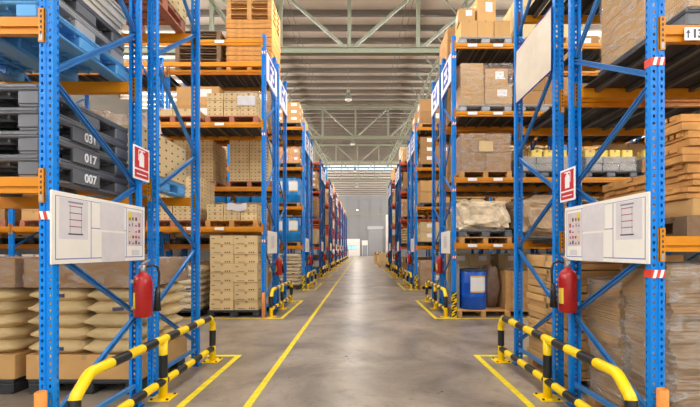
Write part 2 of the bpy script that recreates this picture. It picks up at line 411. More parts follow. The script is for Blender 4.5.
def tape_mesh(sx):
    if sx not in TAPEM:
        b = MB(); b.box(-.0015*sx, (PW+.001)*sx, -.003, 0, 0, .055, 0)
        for k in range(2): b.face([((.008+k*.045)*sx, -.004, .0), ((.03+k*.045)*sx, -.004, .0), ((.044+k*.045)*sx, -.004, .055), ((.022+k*.045)*sx, -.004, .055)], 1)
        b.box(-.0015*sx, 0, -.003, .06, 0, .055, 0)
        TAPEM[sx] = b.mesh('tape', [REDT, SIGNW])
    return TAPEM[sx]
BEAMM = {}
def beam_mesh(front, detail, m):
    # length along +x from 0 to BAY-PW, front face at y=0 (front) growing towards +y when front else -y
    k = (front, detail, m.name)
    if k in BEAMM: return BEAMM[k]
    s = 1 if front else -1; Lb = BAY-PW
    b = MB(); b.box(0, Lb, .0, .05*s, -.062, 0); b.box(0, Lb, .014*s, .05*s, -.105, -.062); b.box(0, Lb, .05*s, .056*s, -.1, -.03)
    if not detail:
        for x in (-.05, Lb+.012): b.box(x, x+.038, -.006*s, 0, -.165, .05)
    BEAMM[k] = b.mesh('beam', m); return BEAMM[k]
cb = MB()
cb.box(0, .04, -.007, 0, -.17, .055, 0); cb.box(.036, .040, -.007, .04, -.17, .055, 0)
for k in range(6):
    z = -.15+k*.035; cb.box(.012, .024, -.0085, -.007, z, z+.018, 1)
cb.box(.008, .028, -.009, -.007, -.16, -.12, 2)
CONN = cb.mesh('connector', [ORANGE, INK, GALV])
cb2 = MB()
cb2.box(-.04, 0, -.007, 0, -.17, .055, 0); cb2.box(-.04, -.036, -.007, .04, -.17, .055, 0)
for k in range(6):
    z = -.15+k*.035; cb2.box(-.024, -.012, -.0085, -.007, z, z+.018, 1)
cb2.box(-.028, -.008, -.009, -.007, -.16, -.12, 2)
CONN2 = cb2.mesh('connector', [ORANGE, INK, GALV])
DECKM = {}
def deck_mesh(solid):
    if solid in DECKM: return DECKM[solid]
    b = MB(); Lb = BAY-PW
    if solid: 
        for i in range(14): b.box(.02+i*(Lb-.04)/14, .02+(i+.93)*(Lb-.04)/14, .06, FD-.06, -.018, -.008, 0)
    for i in range(9):
        x = .14+i*(Lb-.28)/8; b.box(x-.02, x+.02, .052, FD-.052, -.055, -.02, 1)
    DECKM[solid] = b.mesh('deck', [DECK, DECKBAR]); return DECKM[solid]
STUB = {}
RACKS = []
def make_rack(side, idx, d0, levels, nb, detail, flip, decks, solid=True):
    """one rack row; its aisle end stands on the aisle edge, front face at y=d0"""
    s = -1 if side == 'left' else 1
    xe = XL if s < 0 else XR
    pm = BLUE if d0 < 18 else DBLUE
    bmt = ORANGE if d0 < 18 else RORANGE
    where = ['nearest the camera', 'back to back with the first'][idx-1] if idx <= 2 else f'{ORD[idx]} from the camera'
    r = empty('pallet_rack', f'blue pallet rack with orange beams on the {side}, {where}', 'pallet rack', (xe, d0, 0), f'pallet racks along the {side} of the aisle')
    for k in range(nb+1):
        x = s*BAY*k
        for front in (True, False):
            sy = 1 if front else -1
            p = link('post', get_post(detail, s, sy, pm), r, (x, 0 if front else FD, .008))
            link('foot_plate', foot_mesh(s, sy), p, (0, 0, -.008))
            if k == 0 and front and detail:
                for z in {('left', 1): [1.64], ('right', 1): [1.25, 2.68], ('left', 3): [1.60, 3.88, 5.62], ('right', 3): [1.25, 2.69, 4.12, 5.55]}.get((side, idx), []):
                    link('reflective_tape', tape_mesh(s), p, (0, 0, z))
        xc = x+s*PW/2
        b = MB(); b.bar((xc, .05, .2), (xc, FD-.05, .2), .035, .035); link('brace', b.mesh('brace', BRACE), r)
        seq = [((.04, FD-.04)[q % 2], zz) for q, zz in enumerate((.28, .85, 1.46, 2.03, 2.62, (3.43 if s < 0 else 3.22) if not flip else 3.38, 4.15, 4.85, 5.6))]
        if flip: seq = [(FD-y, z) for y, z in seq]
        for (ya, za), (yb, zb) in zip(seq, seq[1:]):
            b = MB(); pa = Vector((xc, ya, za+.02)); pb = Vector((xc, yb, zb-.02)); dd = (pb-pa).normalized(); nn = Vector((0, -dd.z, dd.y))
            b.bar(pa+Vector((s*.012, 0, 0)), pb+Vector((s*.012, 0, 0)), .004, .036)
            for q in (-1, 1): b.bar(pa+nn*q*.016, pb+nn*q*.016, .028, .005)
            b.bar(pa+Vector((-s*.012, 0, 0))+nn*.012, pb+Vector((-s*.012, 0, 0))+nn*.012, .004, .008); b.bar(pa+Vector((-s*.012, 0, 0))-nn*.012, pb+Vector((-s*.012, 0, 0))-nn*.012, .004, .008)
            for (yy, zz) in ((ya, za), (yb, zb)): b.bar((xc-.025, yy, zz), (xc+.025, yy, zz), .02, .02)
            link('brace', b.mesh('brace', BRACE), r)
    for li, z in enumerate(levels):
        for k in range(nb):
            xa = xe+s*(PW+BAY*k)-xe; xb = s*BAY*(k+1)
            x0 = min(xa, xb)
            for front in (True, False):
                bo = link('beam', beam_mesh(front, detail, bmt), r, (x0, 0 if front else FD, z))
                if detail:
                    if front:
                        link('beam_connector', CONN2, bo, (0, 0, 0)); link('beam_connector', CONN, bo, (BAY-PW, 0, 0))
                    elif k == 0:
                        link('beam_connector', CONN2 if s > 0 else CONN, bo, (0 if s > 0 else BAY-PW, 0, 0), math.pi if False else 0)
            if li in decks: 
                link('deck', deck_mesh(solid), r, (x0, 0, z))
    RACKS.append(r); return r

LV = [1.58, 3.0, 4.42, 5.88]
LEV = {}
for side in ('left', 'right'):
    nd = 10 if side == 'left' else 5
    for j in range(nd):
        off = .05 if side == 'right' else 0
        for half in (0, 1):
            idx = j*2+half+1
            d0 = 2.505+off+PITCH*j+half*1.27
            nb = 2 if j == 0 else (3 if j <= 2 else (2 if j < 4 else 1))
            lv = list(LV); dk = {0, 1, 2, 3}
            if side == 'left':
                if idx == 1: lv = [1.93, 2.985, 4.42, 5.88]; dk = {2}
                if idx == 2: lv = [2.10, 4.15, 5.88]; dk = set()
                if idx == 3: lv = [1.94, 4.17, 5.93]; dk = {1}
            else:
                if idx == 1: lv = [1.54, 2.96, 4.42, 5.88]
            if side == 'right' and idx == 1: dk = {1, 2, 3}
            LEV[side, idx] = (d0, lv, nb)
            make_rack(side, idx, d0, lv, nb, (j < 2), half == 1, dk)

# ------------------------------------------------------------------ goods
GOODS = []          # (thing, support set id, approximate films)
FILMS = []
UNIT = [0]
CM = {}
def carton_mesh(w, d, h, style, m):
    k = (round(w, 3), round(d, 3), round(h, 3), style, m.name)
    if k in CM: return CM[k]
    b = MB(); b.bbox(-w/2, w/2, -d/2, d/2, 0, h, .005, 0)
    b.box(-w/2-.001, w/2+.001, -.025, .025, h-.06, h+.0012, 1); b.box(-w/2-.001, w/2+.001, -.025, .025, 0, .05, 1)
    b.box(-.025, .025, -d/2-.001, d/2+.001, h-.05, h+.0014, 1)
    if style == 'print':
        b.box(-w*.36, -w*.05, -d/2-.0012, -d/2, h*.13, h*.18, 2)
        for i in range(3): b.box(w*(.12+i*.09), w*(.17+i*.09), -d/2-.0012, -d/2, h*.12, h*.26, 2)
        b.box(w/2, w/2+.0012, -d*.3, d*.0, h*.13, h*.2, 2); b.box(-w*.42, -w*.30, -d/2-.0012, -d/2, h*.62, h*.7, 2)
    if style == 'dots':
        nx = max(1, round(w/.105)); nz = max(1, round(h/.085))
        for i in range(nx):
            for j in range(nz):
                x = -w/2+(i+.5)*w/nx; z = (j+.5)*h/nz
                b.box(x-.016, x+.016, -d/2-.0012, -d/2, z-.008, z+.008, 2)
        ny = max(1, round(d/.14))
        for i in range(ny):
            for j in range(nz):
                y = -d/2+(i+.5)*d/ny; z = (j+.5)*h/nz
                for sx in (-1, 1): b.box(sx*w/2, sx*(w/2+.0012), y-.016, y+.016, z-.009, z+.009, 2)
    if style == 'label':
        b.box(-w*.05, w*.32, -d/2-.0016, -d/2, h*.45, h*.85, 3)
        for sx in (-1, 1): b.box(sx*w/2, sx*(w/2+.0016), -d*.2, d*.15, h*.45, h*.8, 3)
    CM[k] = b.mesh('carton', [m, TAPE, PRINT, LABEL]); return CM[k]

PMM = {}
def pallet_parts(kind):
    """returns list of (part name, mesh, loc)"""
    if kind in PMM: return PMM[kind]
    out = []
    w, d = 1.12, .98
    if kind in ('wood', 'yellow', 'old', 'red'):
        m = {'wood': WOOD, 'yellow': WOODY, 'old': WOODO, 'red': WOODR}[kind]
        b = MB()
        for i in range(7): y = -d/2+.05+i*(d-.1)/6; b.box(-w/2, w/2, y-.05, y+.05, .118, .14)
        for x in (-w/2+.05, 0, w/2-.05): b.box(x-.05, x+.05, -d/2, d/2, .098, .118)
        out.append(('top_deck', b.mesh('top_deck', m)))
        for x in (-w/2+.05, 0, w/2-.05):
            b = MB()
            for y in (-d/2+.06, 0, d/2-.06): b.box(x-.05, x+.05, y-.06, y+.06, .02, .098)
            b.box(x-.05, x+.05, -d/2, d/2, 0, .02)
            out.append(('skid', b.mesh('skid', m)))
        h = .14
    else:
        m = {'grey': PLG, 'black': PLK, 'light': PLL, 'blue': PLB}[kind]
        b = MB(); b.bbox(-w/2, w/2, -d/2, d/2, .105, .15, .008)
        for x in (-w/2, w/2): b.box(x-.006, x+.006, -d/2+.01, d/2-.01, .125, .138)
        for y in (-d/2, d/2): b.box(-w/2+.01, w/2-.01, y-.006, y+.006, .125, .138)
        for i in range(8):
            x = -w/2+.1+i*(w-.2)/7; b.box(x-.008, x+.008, -d/2+.03, d/2-.03, .085, .105)
        for i in range(7):
            y = -d/2+.1+i*(d-.2)/6; b.box(-w/2+.03, w/2-.03, y-.008, y+.008, .085, .105)
        out.append(('top_deck', b.mesh('top_deck', m)))
        for x, ww in ((-w/2+.075, .075), (0, .09), (w/2-.075, .075)):
            b = MB()
            for y, dd in ((-d/2+.09, .09), (0, .11), (d/2-.09, .09)): b.bbox(x-ww, x+ww, y-dd, y+dd, .015, .106, .01)
            b.bbox(x-ww+.01, x+ww-.01, -d/2+.004, d/2-.004, 0, .022, .006)
            out.append(('skid', b.mesh('skid', m)))
        h = .15
    # joined version for far copies
    b = MB()
    for n, me in out:
        i = len(b.v); b.v += [tuple(v.co) for v in me.vertices]
        for p in me.polygons: b.f.append(tuple(i+v for v in p.vertices)); b.m.append(0); b.sm.append(False)
    PMM[kind] = (out, b.mesh('pallet', m), h)
    return PMM[kind]
PNAME = {'wood': ('wooden_pallet', 'tan wooden pallet'), 'yellow': ('wooden_pallet', 'yellowish wooden pallet'), 'old': ('wooden_pallet', 'weathered wooden pallet'),
         'red': ('wooden_pallet', 'reddish wooden pallet'), 'grey': ('plastic_pallet', 'dark grey plastic pallet'), 'black': ('plastic_pallet', 'black plastic pallet'),
         'light': ('plastic_pallet', 'pale grey plastic pallet'), 'blue': ('plastic_pallet', 'light blue plastic pallet')}
def pallet(kind, x, y, z, where, unit, detail=True, sx=1, sy=1, group=None, rz=0):
    parts, joined, h = pallet_parts(kind)
    nm, ds = PNAME[kind]
    lab = f'{ds}, {where}'
    if detail:
        o = empty(nm, lab, 'pallet', (x, y, z), group, rz); o.scale = (sx, sy, 1)
        for n, me in parts: link(n, me, o)
    else:
        o = tag(link(nm, joined, None, (x, y, z), rz), lab, 'pallet', group); o.scale = (sx, sy, 1)
    GOODS.append((o, unit, True)); return z+h, o

def film(x0, x1, y0, y1, z0, z1, label, unit, amp=.018):
    FILMS.append((x0, x1, y0, y1, z0, z1, label, unit, amp))
def build_film(x0, x1, y0, y1, z0, z1, label, amp):
    bm = bmesh.new(); bmesh.ops.create_cube(bm, size=1)
    bmesh.ops.subdivide_edges(bm, edges=bm.edges[:], cuts=11, use_grid_fill=True)
    cx, cy, cz = (x0+x1)/2, (y0+y1)/2, (z0+z1)/2
    for v in bm.verts:
        n = v.co.copy(); p = Vector((v.co.x*(x1-x0), v.co.y*(y1-y0), v.co.z*(z1-z0)))
        k = noise.noise(Vector((p.x*3+cx*5, p.y*3+cy*3, p.z*7)))
        dr = Vector((n.x if abs(n.x) > .49 else 0, n.y if abs(n.y) > .49 else 0, n.z if n.z > .49 else 0))
        if dr.length: p += dr.normalized()*(amp*.6+amp*abs(k))
        v.co = p+Vector((cx, cy, cz))
    bmesh.ops.delete(bm, geom=[f for f in bm.faces if f.normal.z < -.9], context='FACES')
    b = MB(); b.add_bm(bm, 0, True)
    return tag(link('stretch_film', b.mesh('film', FILM)), label, 'plastic film')

POSW = {(0, 2): 'left', (1, 2): 'right', (0, 3): 'left', (1, 3): 'middle', (2, 3): 'right', (0, 1): 'whole'}
SLOT = ['aisle-end', 'second', 'third', 'fourth', 'fifth', 'sixth']
def lvname(l, n): return 'floor level' if l == 0 else ('top level' if l == n else f'{ORD[l]} beam level')
def slot_xy(side, idx, slot):
    s = -1 if side == 'left' else 1; xe = XL if s < 0 else XR
    k, j = divmod(slot, 2)
    return xe+s*(PW+.07+.575+j*1.27+k*BAY), LEV[side, idx][0]+FD/2
def place(side, idx, slot, l):
    n = len(LEV[side, idx][1])
    return f'{SLOT[slot]} pallet, {lvname(l, n)}, {ORD[idx]} {side} rack'
def base(side, idx, slot, l):
    x, y = slot_xy(side, idx, slot); z = 0 if l == 0 else LEV[side, idx][1][l-1]
    return x, y, z+.001
def cartons(side, idx, slot, l, cols=2, rows=2, layers=4, h=.22, w=1.08, d=.96, m=CART, style='plain', pk='wood', skip=(), dx=0, dy=0,
            wrap=False, colour='tan', jit=.006, top=None, z_add=0, detail=None):
    UNIT[0] += 1; u = UNIT[0]
    x, y, z = base(side, idx, slot, l); x += dx; y += dy; z += z_add
    pl = place(side, idx, slot, l)
    det = (idx <= 4) if detail is None else detail
    if pk:
        z, _ = pallet(pk, x, y, z, f'under the cartons, {pl}', u, det)
    me = carton_mesh(w/cols-.012, d/rows-.012, h-.003, style, m)
    for c in range(layers):
        for i in range(cols):
            for j in range(rows):
                if (i, j, c) in skip: continue
                px = x-w/2+(i+.5)*w/cols+R.uniform(-jit, jit)*.4; py = y-d/2+(j+.5)*d/rows+R.uniform(-jit, jit)
                lay = 'top' if c == layers-1 and layers > 1 else ORD[c+1]
                row = '' if rows == 1 else ('front-' if j == 0 else 'back-' if j == rows-1 else 'middle-')
                col = POSW.get((i, cols), ORD[i+1])
                lab = f'{colour} carton, {lay}-layer {row}{col}, {pl}'
                o = tag(link('carton', me, None, (px, py, z+c*h)), lab, 'box', f'cartons on the {pl}'); o.rotation_euler.z = R.uniform(-.012, .012)
                GOODS.append((o, u, False))
    if wrap: film(x-w/2, x+w/2, y-d/2, y+d/2, z, z+layers*h, f'clear stretch film around cartons, {pl}', u)
    return x, y, z+layers*h, u
SACKS = {}
def sack_mesh(w, d, h, m, v=0):
    k = (w, d, h, m.name, v)
    if k in SACKS: return SACKS[k]
    bm = bmesh.new(); bmesh.ops.create_cube(bm, size=1); bmesh.ops.subdivide_edges(bm, edges=bm.edges[:], cuts=7, use_grid_fill=True)
    for q in bm.verts:
        x, y, zz = q.co*2
        r = (1-abs(x)**5*.5)*(1-abs(y)**5*.4)
        th = max(.2, (1-abs(x)**7*.62)*(1-abs(y)**6*.55))
        n = noise.noise(Vector((x*1.7+v*9, y*1.7, zz+v)))*.22+noise.noise(Vector((x*5+v*4, y*5, zz*2+v)))*.07
        sq = 1-.10*(1-abs(zz))*0
        q.co = Vector((x*w/2*(1-.05*abs(y)**3)*(1+.02*n)*(1-.05*abs(zz)**4), y*d/2*(1-.05*abs(x)**3)*(1-.06*abs(zz)**4), zz*h/2*th*(1+n)))
    b = MB(); b.add_bm(bm, 0, True)
    if v % 2 == 0: 
        b.bar((-w*.02, -d/2-.002, -.008), (w*.17, -d/2-.002, -.002), .006, .035, 1)
    SACKS[k] = b.mesh('sack', [m, mat('sack_print', (70, 74, 100), .7)]); return SACKS[k]
def sacks(side, idx, slot, l, layers=5, h=.132, m=SACK, pk='black', tray=True, toph=.29, colour='tan', cols=2, rows=2, dx=0, name='paper sack', wrap=True, topm=None):
    UNIT[0] += 1; u = UNIT[0]
    x, y, z = base(side, idx, slot, l); x += dx
    pl = place(side, idx, slot, l)
    z, _ = pallet(pk, x, y, z, f'under the sacks, {pl}', u, idx <= 4)
    if tray:
        o = tag(link('carton', carton_mesh(1.16, .98, .245, 'plain', CART), None, (x, y, z)), f'wide tan carton tray under the sacks, {pl}', 'box'); GOODS.append((o, u, True)); z += .246
    w, d = 1.14, .98
    z0 = z
    for c in range(layers):
        for i in range(cols):
            for j in range(rows):
                me = sack_mesh(w/cols*1.02, d/rows*1.0, h*1.22, m, (c*3+i+j*2) % 4)
                px = x-w/2+(i+.5)*w/cols+R.uniform(-.02, .02); py = y-d/2+(j+.5)*d/rows+R.uniform(-.015, .015)
                lay = 'top' if c == layers-1 else ORD[c+1]
                lab = f'{colour} {name}, {lay}-layer {"front" if j == 0 else "back"}-{POSW[(i, cols)]}, {pl}'
                o = tag(link('sack', me, None, (px, py, z+(c+.5)*h)), lab, 'sack', f'sacks on the {pl}'); o.rotation_euler.z = R.uniform(-.05, .05)+(math.pi if (c+i) % 3 == 2 else 0)
                GOODS.append((o, u, False))
    z += layers*h
    if toph:
        o = tag(link('carton', carton_mesh(1.18, 1.0, toph, 'plain', topm or CARTD), None, (x, y, z+.012)), f'wide brown carton lying on top of the sacks, {pl}', 'box'); GOODS.append((o, u, False)); film(x-.59, x+.59, y-.5, y+.5, z+.012, z+.012+toph, f'clear film over the top carton, {pl}', u, .012)
    if wrap: film(x-w/2, x+w/2, y-d/2, y+d/2, z0, z, f'clear film around the sacks, {pl}', u, .03)
def drum_thing(x, y, z, r, h, m, lab, unit, group=None, label_part=True):
    o = empty('drum', lab, 'drum', (x, y, z), group)
    b = MB(); b.lathe([(r*.93, 0), (r, .03), (r, h*.30), (r*1.025, h*.32), (r, h*.35), (r, h*.62), (r*1.025, h*.64), (r, h*.67), (r, h*.93), (r*.95, h*.96)], n=32); link('drum_body', b.mesh('drum_body', m), o)
    b = MB(); b.lathe([(r*.99, h*.945), (r*1.03, h*.95), (r*1.03, h*.985), (r*.97, h), (r*.9, h*.985)], n=32); link('lid', b.mesh('lid', mat('drum_lid', (40, 50, 70), .4)), o)
    if label_part:
        b = MB()
        n = 8
        for i in range(n):
            a0 = -math.pi/2-.45+i*1.2/n; a1 = a0+1.2/n; rr = r*1.03
            for (q0, q1) in ((.43, .47), (.80, .84)): b.face([(rr*math.cos(a0)*1.002, rr*math.sin(a0)*1.002, h*q0), (rr*math.cos(a1)*1.002, rr*math.sin(a1)*1.002, h*q0), (rr*math.cos(a1)*1.002, rr*math.sin(a1)*1.002, h*q1), (rr*math.cos(a0)*1.002, rr*math.sin(a0)*1.002, h*q1)], 1)
            b.face([(rr*math.cos(a0), rr*math.sin(a0), h*.47), (rr*math.cos(a1), rr*math.sin(a1), h*.47), (rr*math.cos(a1), rr*math.sin(a1), h*.80), (rr*math.cos(a0), rr*math.sin(a0), h*.80)], 0)
        link('drum_label', b.mesh('drum_label', [LABEL, mat('amber_tape', (226, 180, 70), .5)]), o)
    GOODS.append((o, unit, False)); return o
def drums(side, idx, slot, l, h=.88, r=.275, m=DRUML, pk='wood', rows=1):
    UNIT[0] += 1; u = UNIT[0]
    x, y, z = base(side, idx, slot, l); pl = place(side, idx, slot, l)
    z, _ = pallet(pk, x, y, z, f'under the blue drums, {pl}', u, False)
    for i in range(2):
        for j in range(rows):
            drum_thing(x-.28+.56*i, y-.22+j*.56, z, r, h, m, f'bright blue plastic drum, {POSW[(i,2)]} one, {pl}' if rows == 1 else f'bright blue plastic drum, {"front" if j==0 else "back"}-{POSW[(i,2)]}, {pl}', u, f'drums on the {pl}')
def bundle_mesh(w, d, h, m, step, jit, seed):
    rr = random.Random(seed); b = MB(); z = 0; ox = oy = 0
    while z < h-.003:
        t = min(step*rr.uniform(.7, 1.3), h-z); ox = .7*ox+rr.uniform(-jit, jit); oy = .7*oy+rr.uniform(-jit, jit)
        lx = .028*math.sin(z*4.5+seed*2)+.012*math.sin(z*13+seed); ox += lx; b.box(-w/2+ox, w/2+ox, -d/2+oy, d/2+oy, z, z+t*.86); b.box(-w/2+ox+.012, w/2+ox-.012, -d/2+oy+.012, d/2+oy-.012, z+t*.86, z+t); z += t; ox -= lx
    return b.mesh('cardboard_bundle', m)
def bundle(x, y, z, w, d, h, lab, unit, m=BUND, step=.022, jit=.012, seed=1, cat='cardboard', name='cardboard_bundle'):
    o = tag(link(name, bundle_mesh(w, d, h, m, step, jit, seed), None, (x, y, z)), lab, cat); GOODS.append((o, unit, False)); return o

def hump(w, d, h, m, seed, name='bale'):
    bm = bmesh.new(); bmesh.ops.create_icosphere(bm, subdivisions=4, radius=1)
    for v in bm.verts:
        p = v.co; q = Vector((math.copysign(abs(p.x)**.42, p.x), math.copysign(abs(p.y)**.42, p.y), math.copysign(abs(p.z)**.5, p.z)))
        n = noise.noise(Vector((p.x*2.3+seed, p.y*2.3, p.z*2.3)))*.22+abs(noise.noise(Vector((p.x*5+seed, p.y*5, p.z*5))))*.16+noise.noise(Vector((p.x*13+seed, p.y*13, p.z*13)))*.05
        q *= (1+n); z = max(-1, q.z)
        v.co = Vector((q.x*w/2*.93, q.y*d/2*.93, (z+1)*h/2))
    for v in bm.verts: v.co.z = max(v.co.z, 0)
    b = MB(); b.add_bm(bm, 0, False); return b.mesh(name, m)
def newu(): UNIT[0] += 1; return UNIT[0]

# ---- left racks, hand placed loads
# first rack: number-stencilled grey pallets, blue pallet with grey trays
u = newu(); x, y, z = base('left', 1, 0, 1); x = -2.72; y = 3.04
NUM = ['007', '017', '031', None]
for k in range(4):
    z, o = pallet('grey', x, y, z, ['stencilled 007, bottom of the stack of four', 'stencilled 017, second from the bottom', 'stencilled 031, second from the top', 'unmarked, top of the stack of four'][k] + ', first left rack', u)
    o.scale.z = 1.06; z += .009
    if NUM[k]:
        t = link('stencil_number', text_mesh(NUM[k], .088, SIGNW, 'number', .002), o, (1.12/2-.0, -.02, .068)); t.rotation_euler = (math.pi/2, 0, math.pi/2); t.location.x = .572
        bb = MB(); bb.bbox(.545, .57, -.2, .09, .016, .118, .004); link('number_plate', bb.mesh('plate', PLG), o)
u = newu(); x = -2.72; y = 3.04; z = LEV['left', 1][1][1]+.001
z, o = pallet('blue', x, y, z, 'under grey crates on second beam level, first left rack', u, True, 1.0, 1.03)
z, o = pallet('light', x-.05, y+.02, z, 'resting on the light blue pallet, first left rack', u)
z, o = pallet('grey', x-.05, y+.03, z, 'between pale pallet and white trays, first left rack', u)
TRAY = mat('tray_plastic', (206, 200, 190), .5, 0, .06)
for k in range(4):
    b = MB(); w, d = 1.1-.0*k, 1.0
    b.box(-w/2, w/2, -d/2, d/2, 0, .012); b.box(-w/2, -w/2+.02, -d/2, d/2, .012, .05); b.box(w/2-.02, w/2, -d/2, d/2, .012, .05); b.box(-w/2+.02, w/2-.02, -d/2, -d/2+.02, .012, .05); b.box(-w/2+.02, w/2-.02, d/2-.02, d/2, .012, .05)
    b.box(-w/2-.02, w/2+.02, -d/2-.02, d/2+.02, .05, .062)
    o = tag(link('plastic_tray', b.mesh('tray', TRAY), None, (x-.05+R.uniform(-.02, .02), y+.04*k-.04, z+k*.063)), f'off-white flat tray, {["bottom", "second", "third", "top"][k]} of four on grey pallets, first left rack', 'tray', 'flat trays on the first left rack'); GOODS.append((o, u, False))
# second rack (back to back)
for sl in (0, 1): sacks('left', 2, sl, 0, wrap=False)
u = newu(); x, y, z = base('left', 2, 0, 1)
z, _ = pallet('blue', x, y, z, 'under the long pale carton, second left rack', u)
o = tag(link('carton', carton_mesh(1.14, .96, .45, 'dots', CARTP), None, (x, y, z)), 'long pale carton on a blue pallet, first beam level, second left rack', 'box'); GOODS.append((o, u, False))
PARC = mat('parcel_wrap', (226, 208, 186), .35, 0, .2, .06, 9, bump=.5, bscale=14)
for k in range(5):
    o = tag(link('parcel', hump(.24, .3, .16+.03*(k % 3), PARC, 3.3*k), None, (x-.44+.22*k, y-.22+.03*(k % 3), z+.451), 0), f'crumpled white parcel, {ORD[k+1]} from the left on the long pale carton', 'parcel', 'crumpled parcels on the pale carton'); GOODS.append((o, u, False))
u = newu(); x, y, z = base('left', 2, 0, 2)
z, _ = pallet('red', x, y, z, 'under the tall pale carton, second left rack', u)
o = tag(link('carton', carton_mesh(1.14, 1.0, .9, 'dots', CARTP), None, (x, y, z)), 'tall pale carton on a reddish pallet high on the second left rack', 'box'); GOODS.append((o, u, False))
u = newu(); x, y, z = base('left', 2, 1, 2)
z, _ = pallet('old', x, y, z, 'lower of two, second place high on second left rack', u); z, _ = pallet('old', x, y, z, 'upper of two, second place high on second left rack', u)
cartons('left', 2, 1, 1, 2, 2, 1, .3, m=CARTP, pk='wood', colour='pale')
# third rack
cartons('left', 3, 0, 0, 2, 2, 8, .2, w=1.04, dx=.04, m=CARTP, style='print', pk='black', colour='pale printed', jit=.014)
sacks('left', 3, 1, 0, layers=7, toph=0, tray=False, m=SACKW, colour='pale')
cartons('left', 3, 0, 1, 3, 2, 2, .17, style='dots', m=CARTP, pk='yellow', colour='pale', wrap=False)
u = newu(); x, y, z = base('left', 3, 0, 1)
b = MB()
for i in range(6):
    for j in range(3):
        def P(a, c): return (-.1+a*.07, -.49-.004*abs(math.sin(a*2+c)), .49-c*.05+.02*math.sin(a*1.3))
        b.face([P(i, j), P(i+1, j), P(i+1, j+1), P(i, j+1)], 0, True)
o = tag(link('plastic_sheet', b.mesh('sheet', PAPER), None, (x, y, z)), 'loose white plastic sheet hanging over the low cartons, third left rack', 'plastic sheet'); GOODS.append((o, u, False))
cartons('left', 3, 1, 1, 2, 2, 4, .235, style='dots', m=CARTP, pk='red', colour='pale dotted')
cartons('left', 3, 0, 2, 3, 2, 3, .165, style='dots', m=CARTP, pk='red', colour='pale dotted')
u = newu(); x, y, z = base('left', 3, 0, 2)
b = MB(); b.box(.12, .5, -.488, -.486, .36, .57); o = tag(link('paper_label', b.mesh('label', PAPER), None, (x, y, z)), 'large white label on dotted cartons, third left rack', 'label'); GOODS.append((o, u, False))
cartons('left', 3, 1, 2, 2, 2, 1, .16, m=CARTP, pk='red', colour='pale')
for sl, mm in ((2, CARTD), (3, CART), (4, CARTD), (5, CART)):
    cartons('left', 3, sl, 1, 2, 1, 2, .2, m=mm, pk='red', colour='brown' if mm is CARTD else 'tan')
    cartons('left', 3, sl, 0, 2, 1, 3, .4, m=CARTW, pk='wood', colour='off-white')
# fourth rack
cartons('left', 4, 0, 2, 2, 2, 4, .255, w=.98, style='dots', m=CARTP, pk='red', colour='pale dotted')
cartons('left', 4, 1, 2, 2, 2, 4, .255, w=.98, style='dots', m=CARTP, pk='red', colour='pale dotted', dx=-.12)
u = newu(); x, y, z = base('left', 4, 0, 4)
z, _ = pallet('yellow', x, y, z, 'bottom of the tall timber stack, top level, fourth left rack', u)
for k in range(10):
    b = MB(); h = .112; w, d = 1.13, .99
    b.box(-w/2, w/2, -d/2, -d/2+.022, .003, h-.011); b.box(-w/2, w/2, d/2-.022, d/2, .003, h-.011)
    b.box(-w/2, -w/2+.022, -d/2+.022, d/2-.022, .003, h-.011); b.box(w/2-.022, w/2, -d/2+.022, d/2-.022, .003, h-.011); b.box(-w/2+.02, w/2-.02, -d/2+.02, d/2-.02, .0, h)
    o = tag(link('pallet_collar', b.mesh('pallet_collar', WOODY), None, (x+R.uniform(-.01, .01), y+R.uniform(-.008, .008), z)), f'wooden pallet collar, {ORD[k+1]} up in the tall timber stack, fourth left rack', 'pallet collar', 'pallet collars in the tall timber stack'); GOODS.append((o, u, False)); z += h
for k in range(4):
    z, _ = pallet('wood', x, y, z, f'{ORD[k+1]} above the collars of the tall timber stack, fourth left rack', u, True, 1, 1, 'pallets topping the tall timber stack')
u = newu(); x, y, z = base('left', 4, 1, 4)
for k in range(7):
    z, _ = pallet('old', x, y, z, f'{ORD[k+1]} up, grey stack, top level, fourth left rack', u, True, 1, 1, 'old pallets stacked on the fourth left rack', R.uniform(-.02, .02))
# fifth rack (second cross aisle)
sacks('left', 5, 0, 0, layers=9, h=.125, toph=0, tray=False, m=SACK, colour='brown')
for sl in (0, 1, 2, 3):
    drums('left', 5, sl, 2, h=.95)
drums('left', 5, 0, 1, h=.93, m=DRUML)
cartons('left', 5, 0, 3, 3, 2, 2, .27, style='label', m=mat('amber_carton', (222, 156, 84), .7, 0, .05, .1), pk='black', colour='amber labelled', wrap=True)
cartons('left', 5, 1, 3, 2, 1, 3, .27, m=CARTD, pk='black', colour='brown')
cartons('left', 5, 0, 4, 2, 2, 3, .25, style='label', m=CART, pk='black', colour='tan labelled')

# ---- right racks
u = newu()
z, _ = pallet('wood', 2.69, 3.09, .001, 'on the floor under wrapped cardboard, first right rack', u)
bundle(2.69, 2.83, z, 1.12, .44, 1.20, 'taller wrapped bundle of flat cardboard on the floor, near front right', u, seed=3)
bundle(2.69, 3.34, z, 1.10, .44, 1.03, 'shorter wrapped bundle of flat cardboard behind the taller one, right', u, seed=4)
film(2.13, 3.25, 2.61, 3.05, z, z+1.20, 'clear film around the taller cardboard bundle, first right rack', u, .022)
film(2.14, 3.24, 3.12, 3.56, z, z+1.03, 'clear film around the shorter cardboard bundle, first right rack', u, .022)
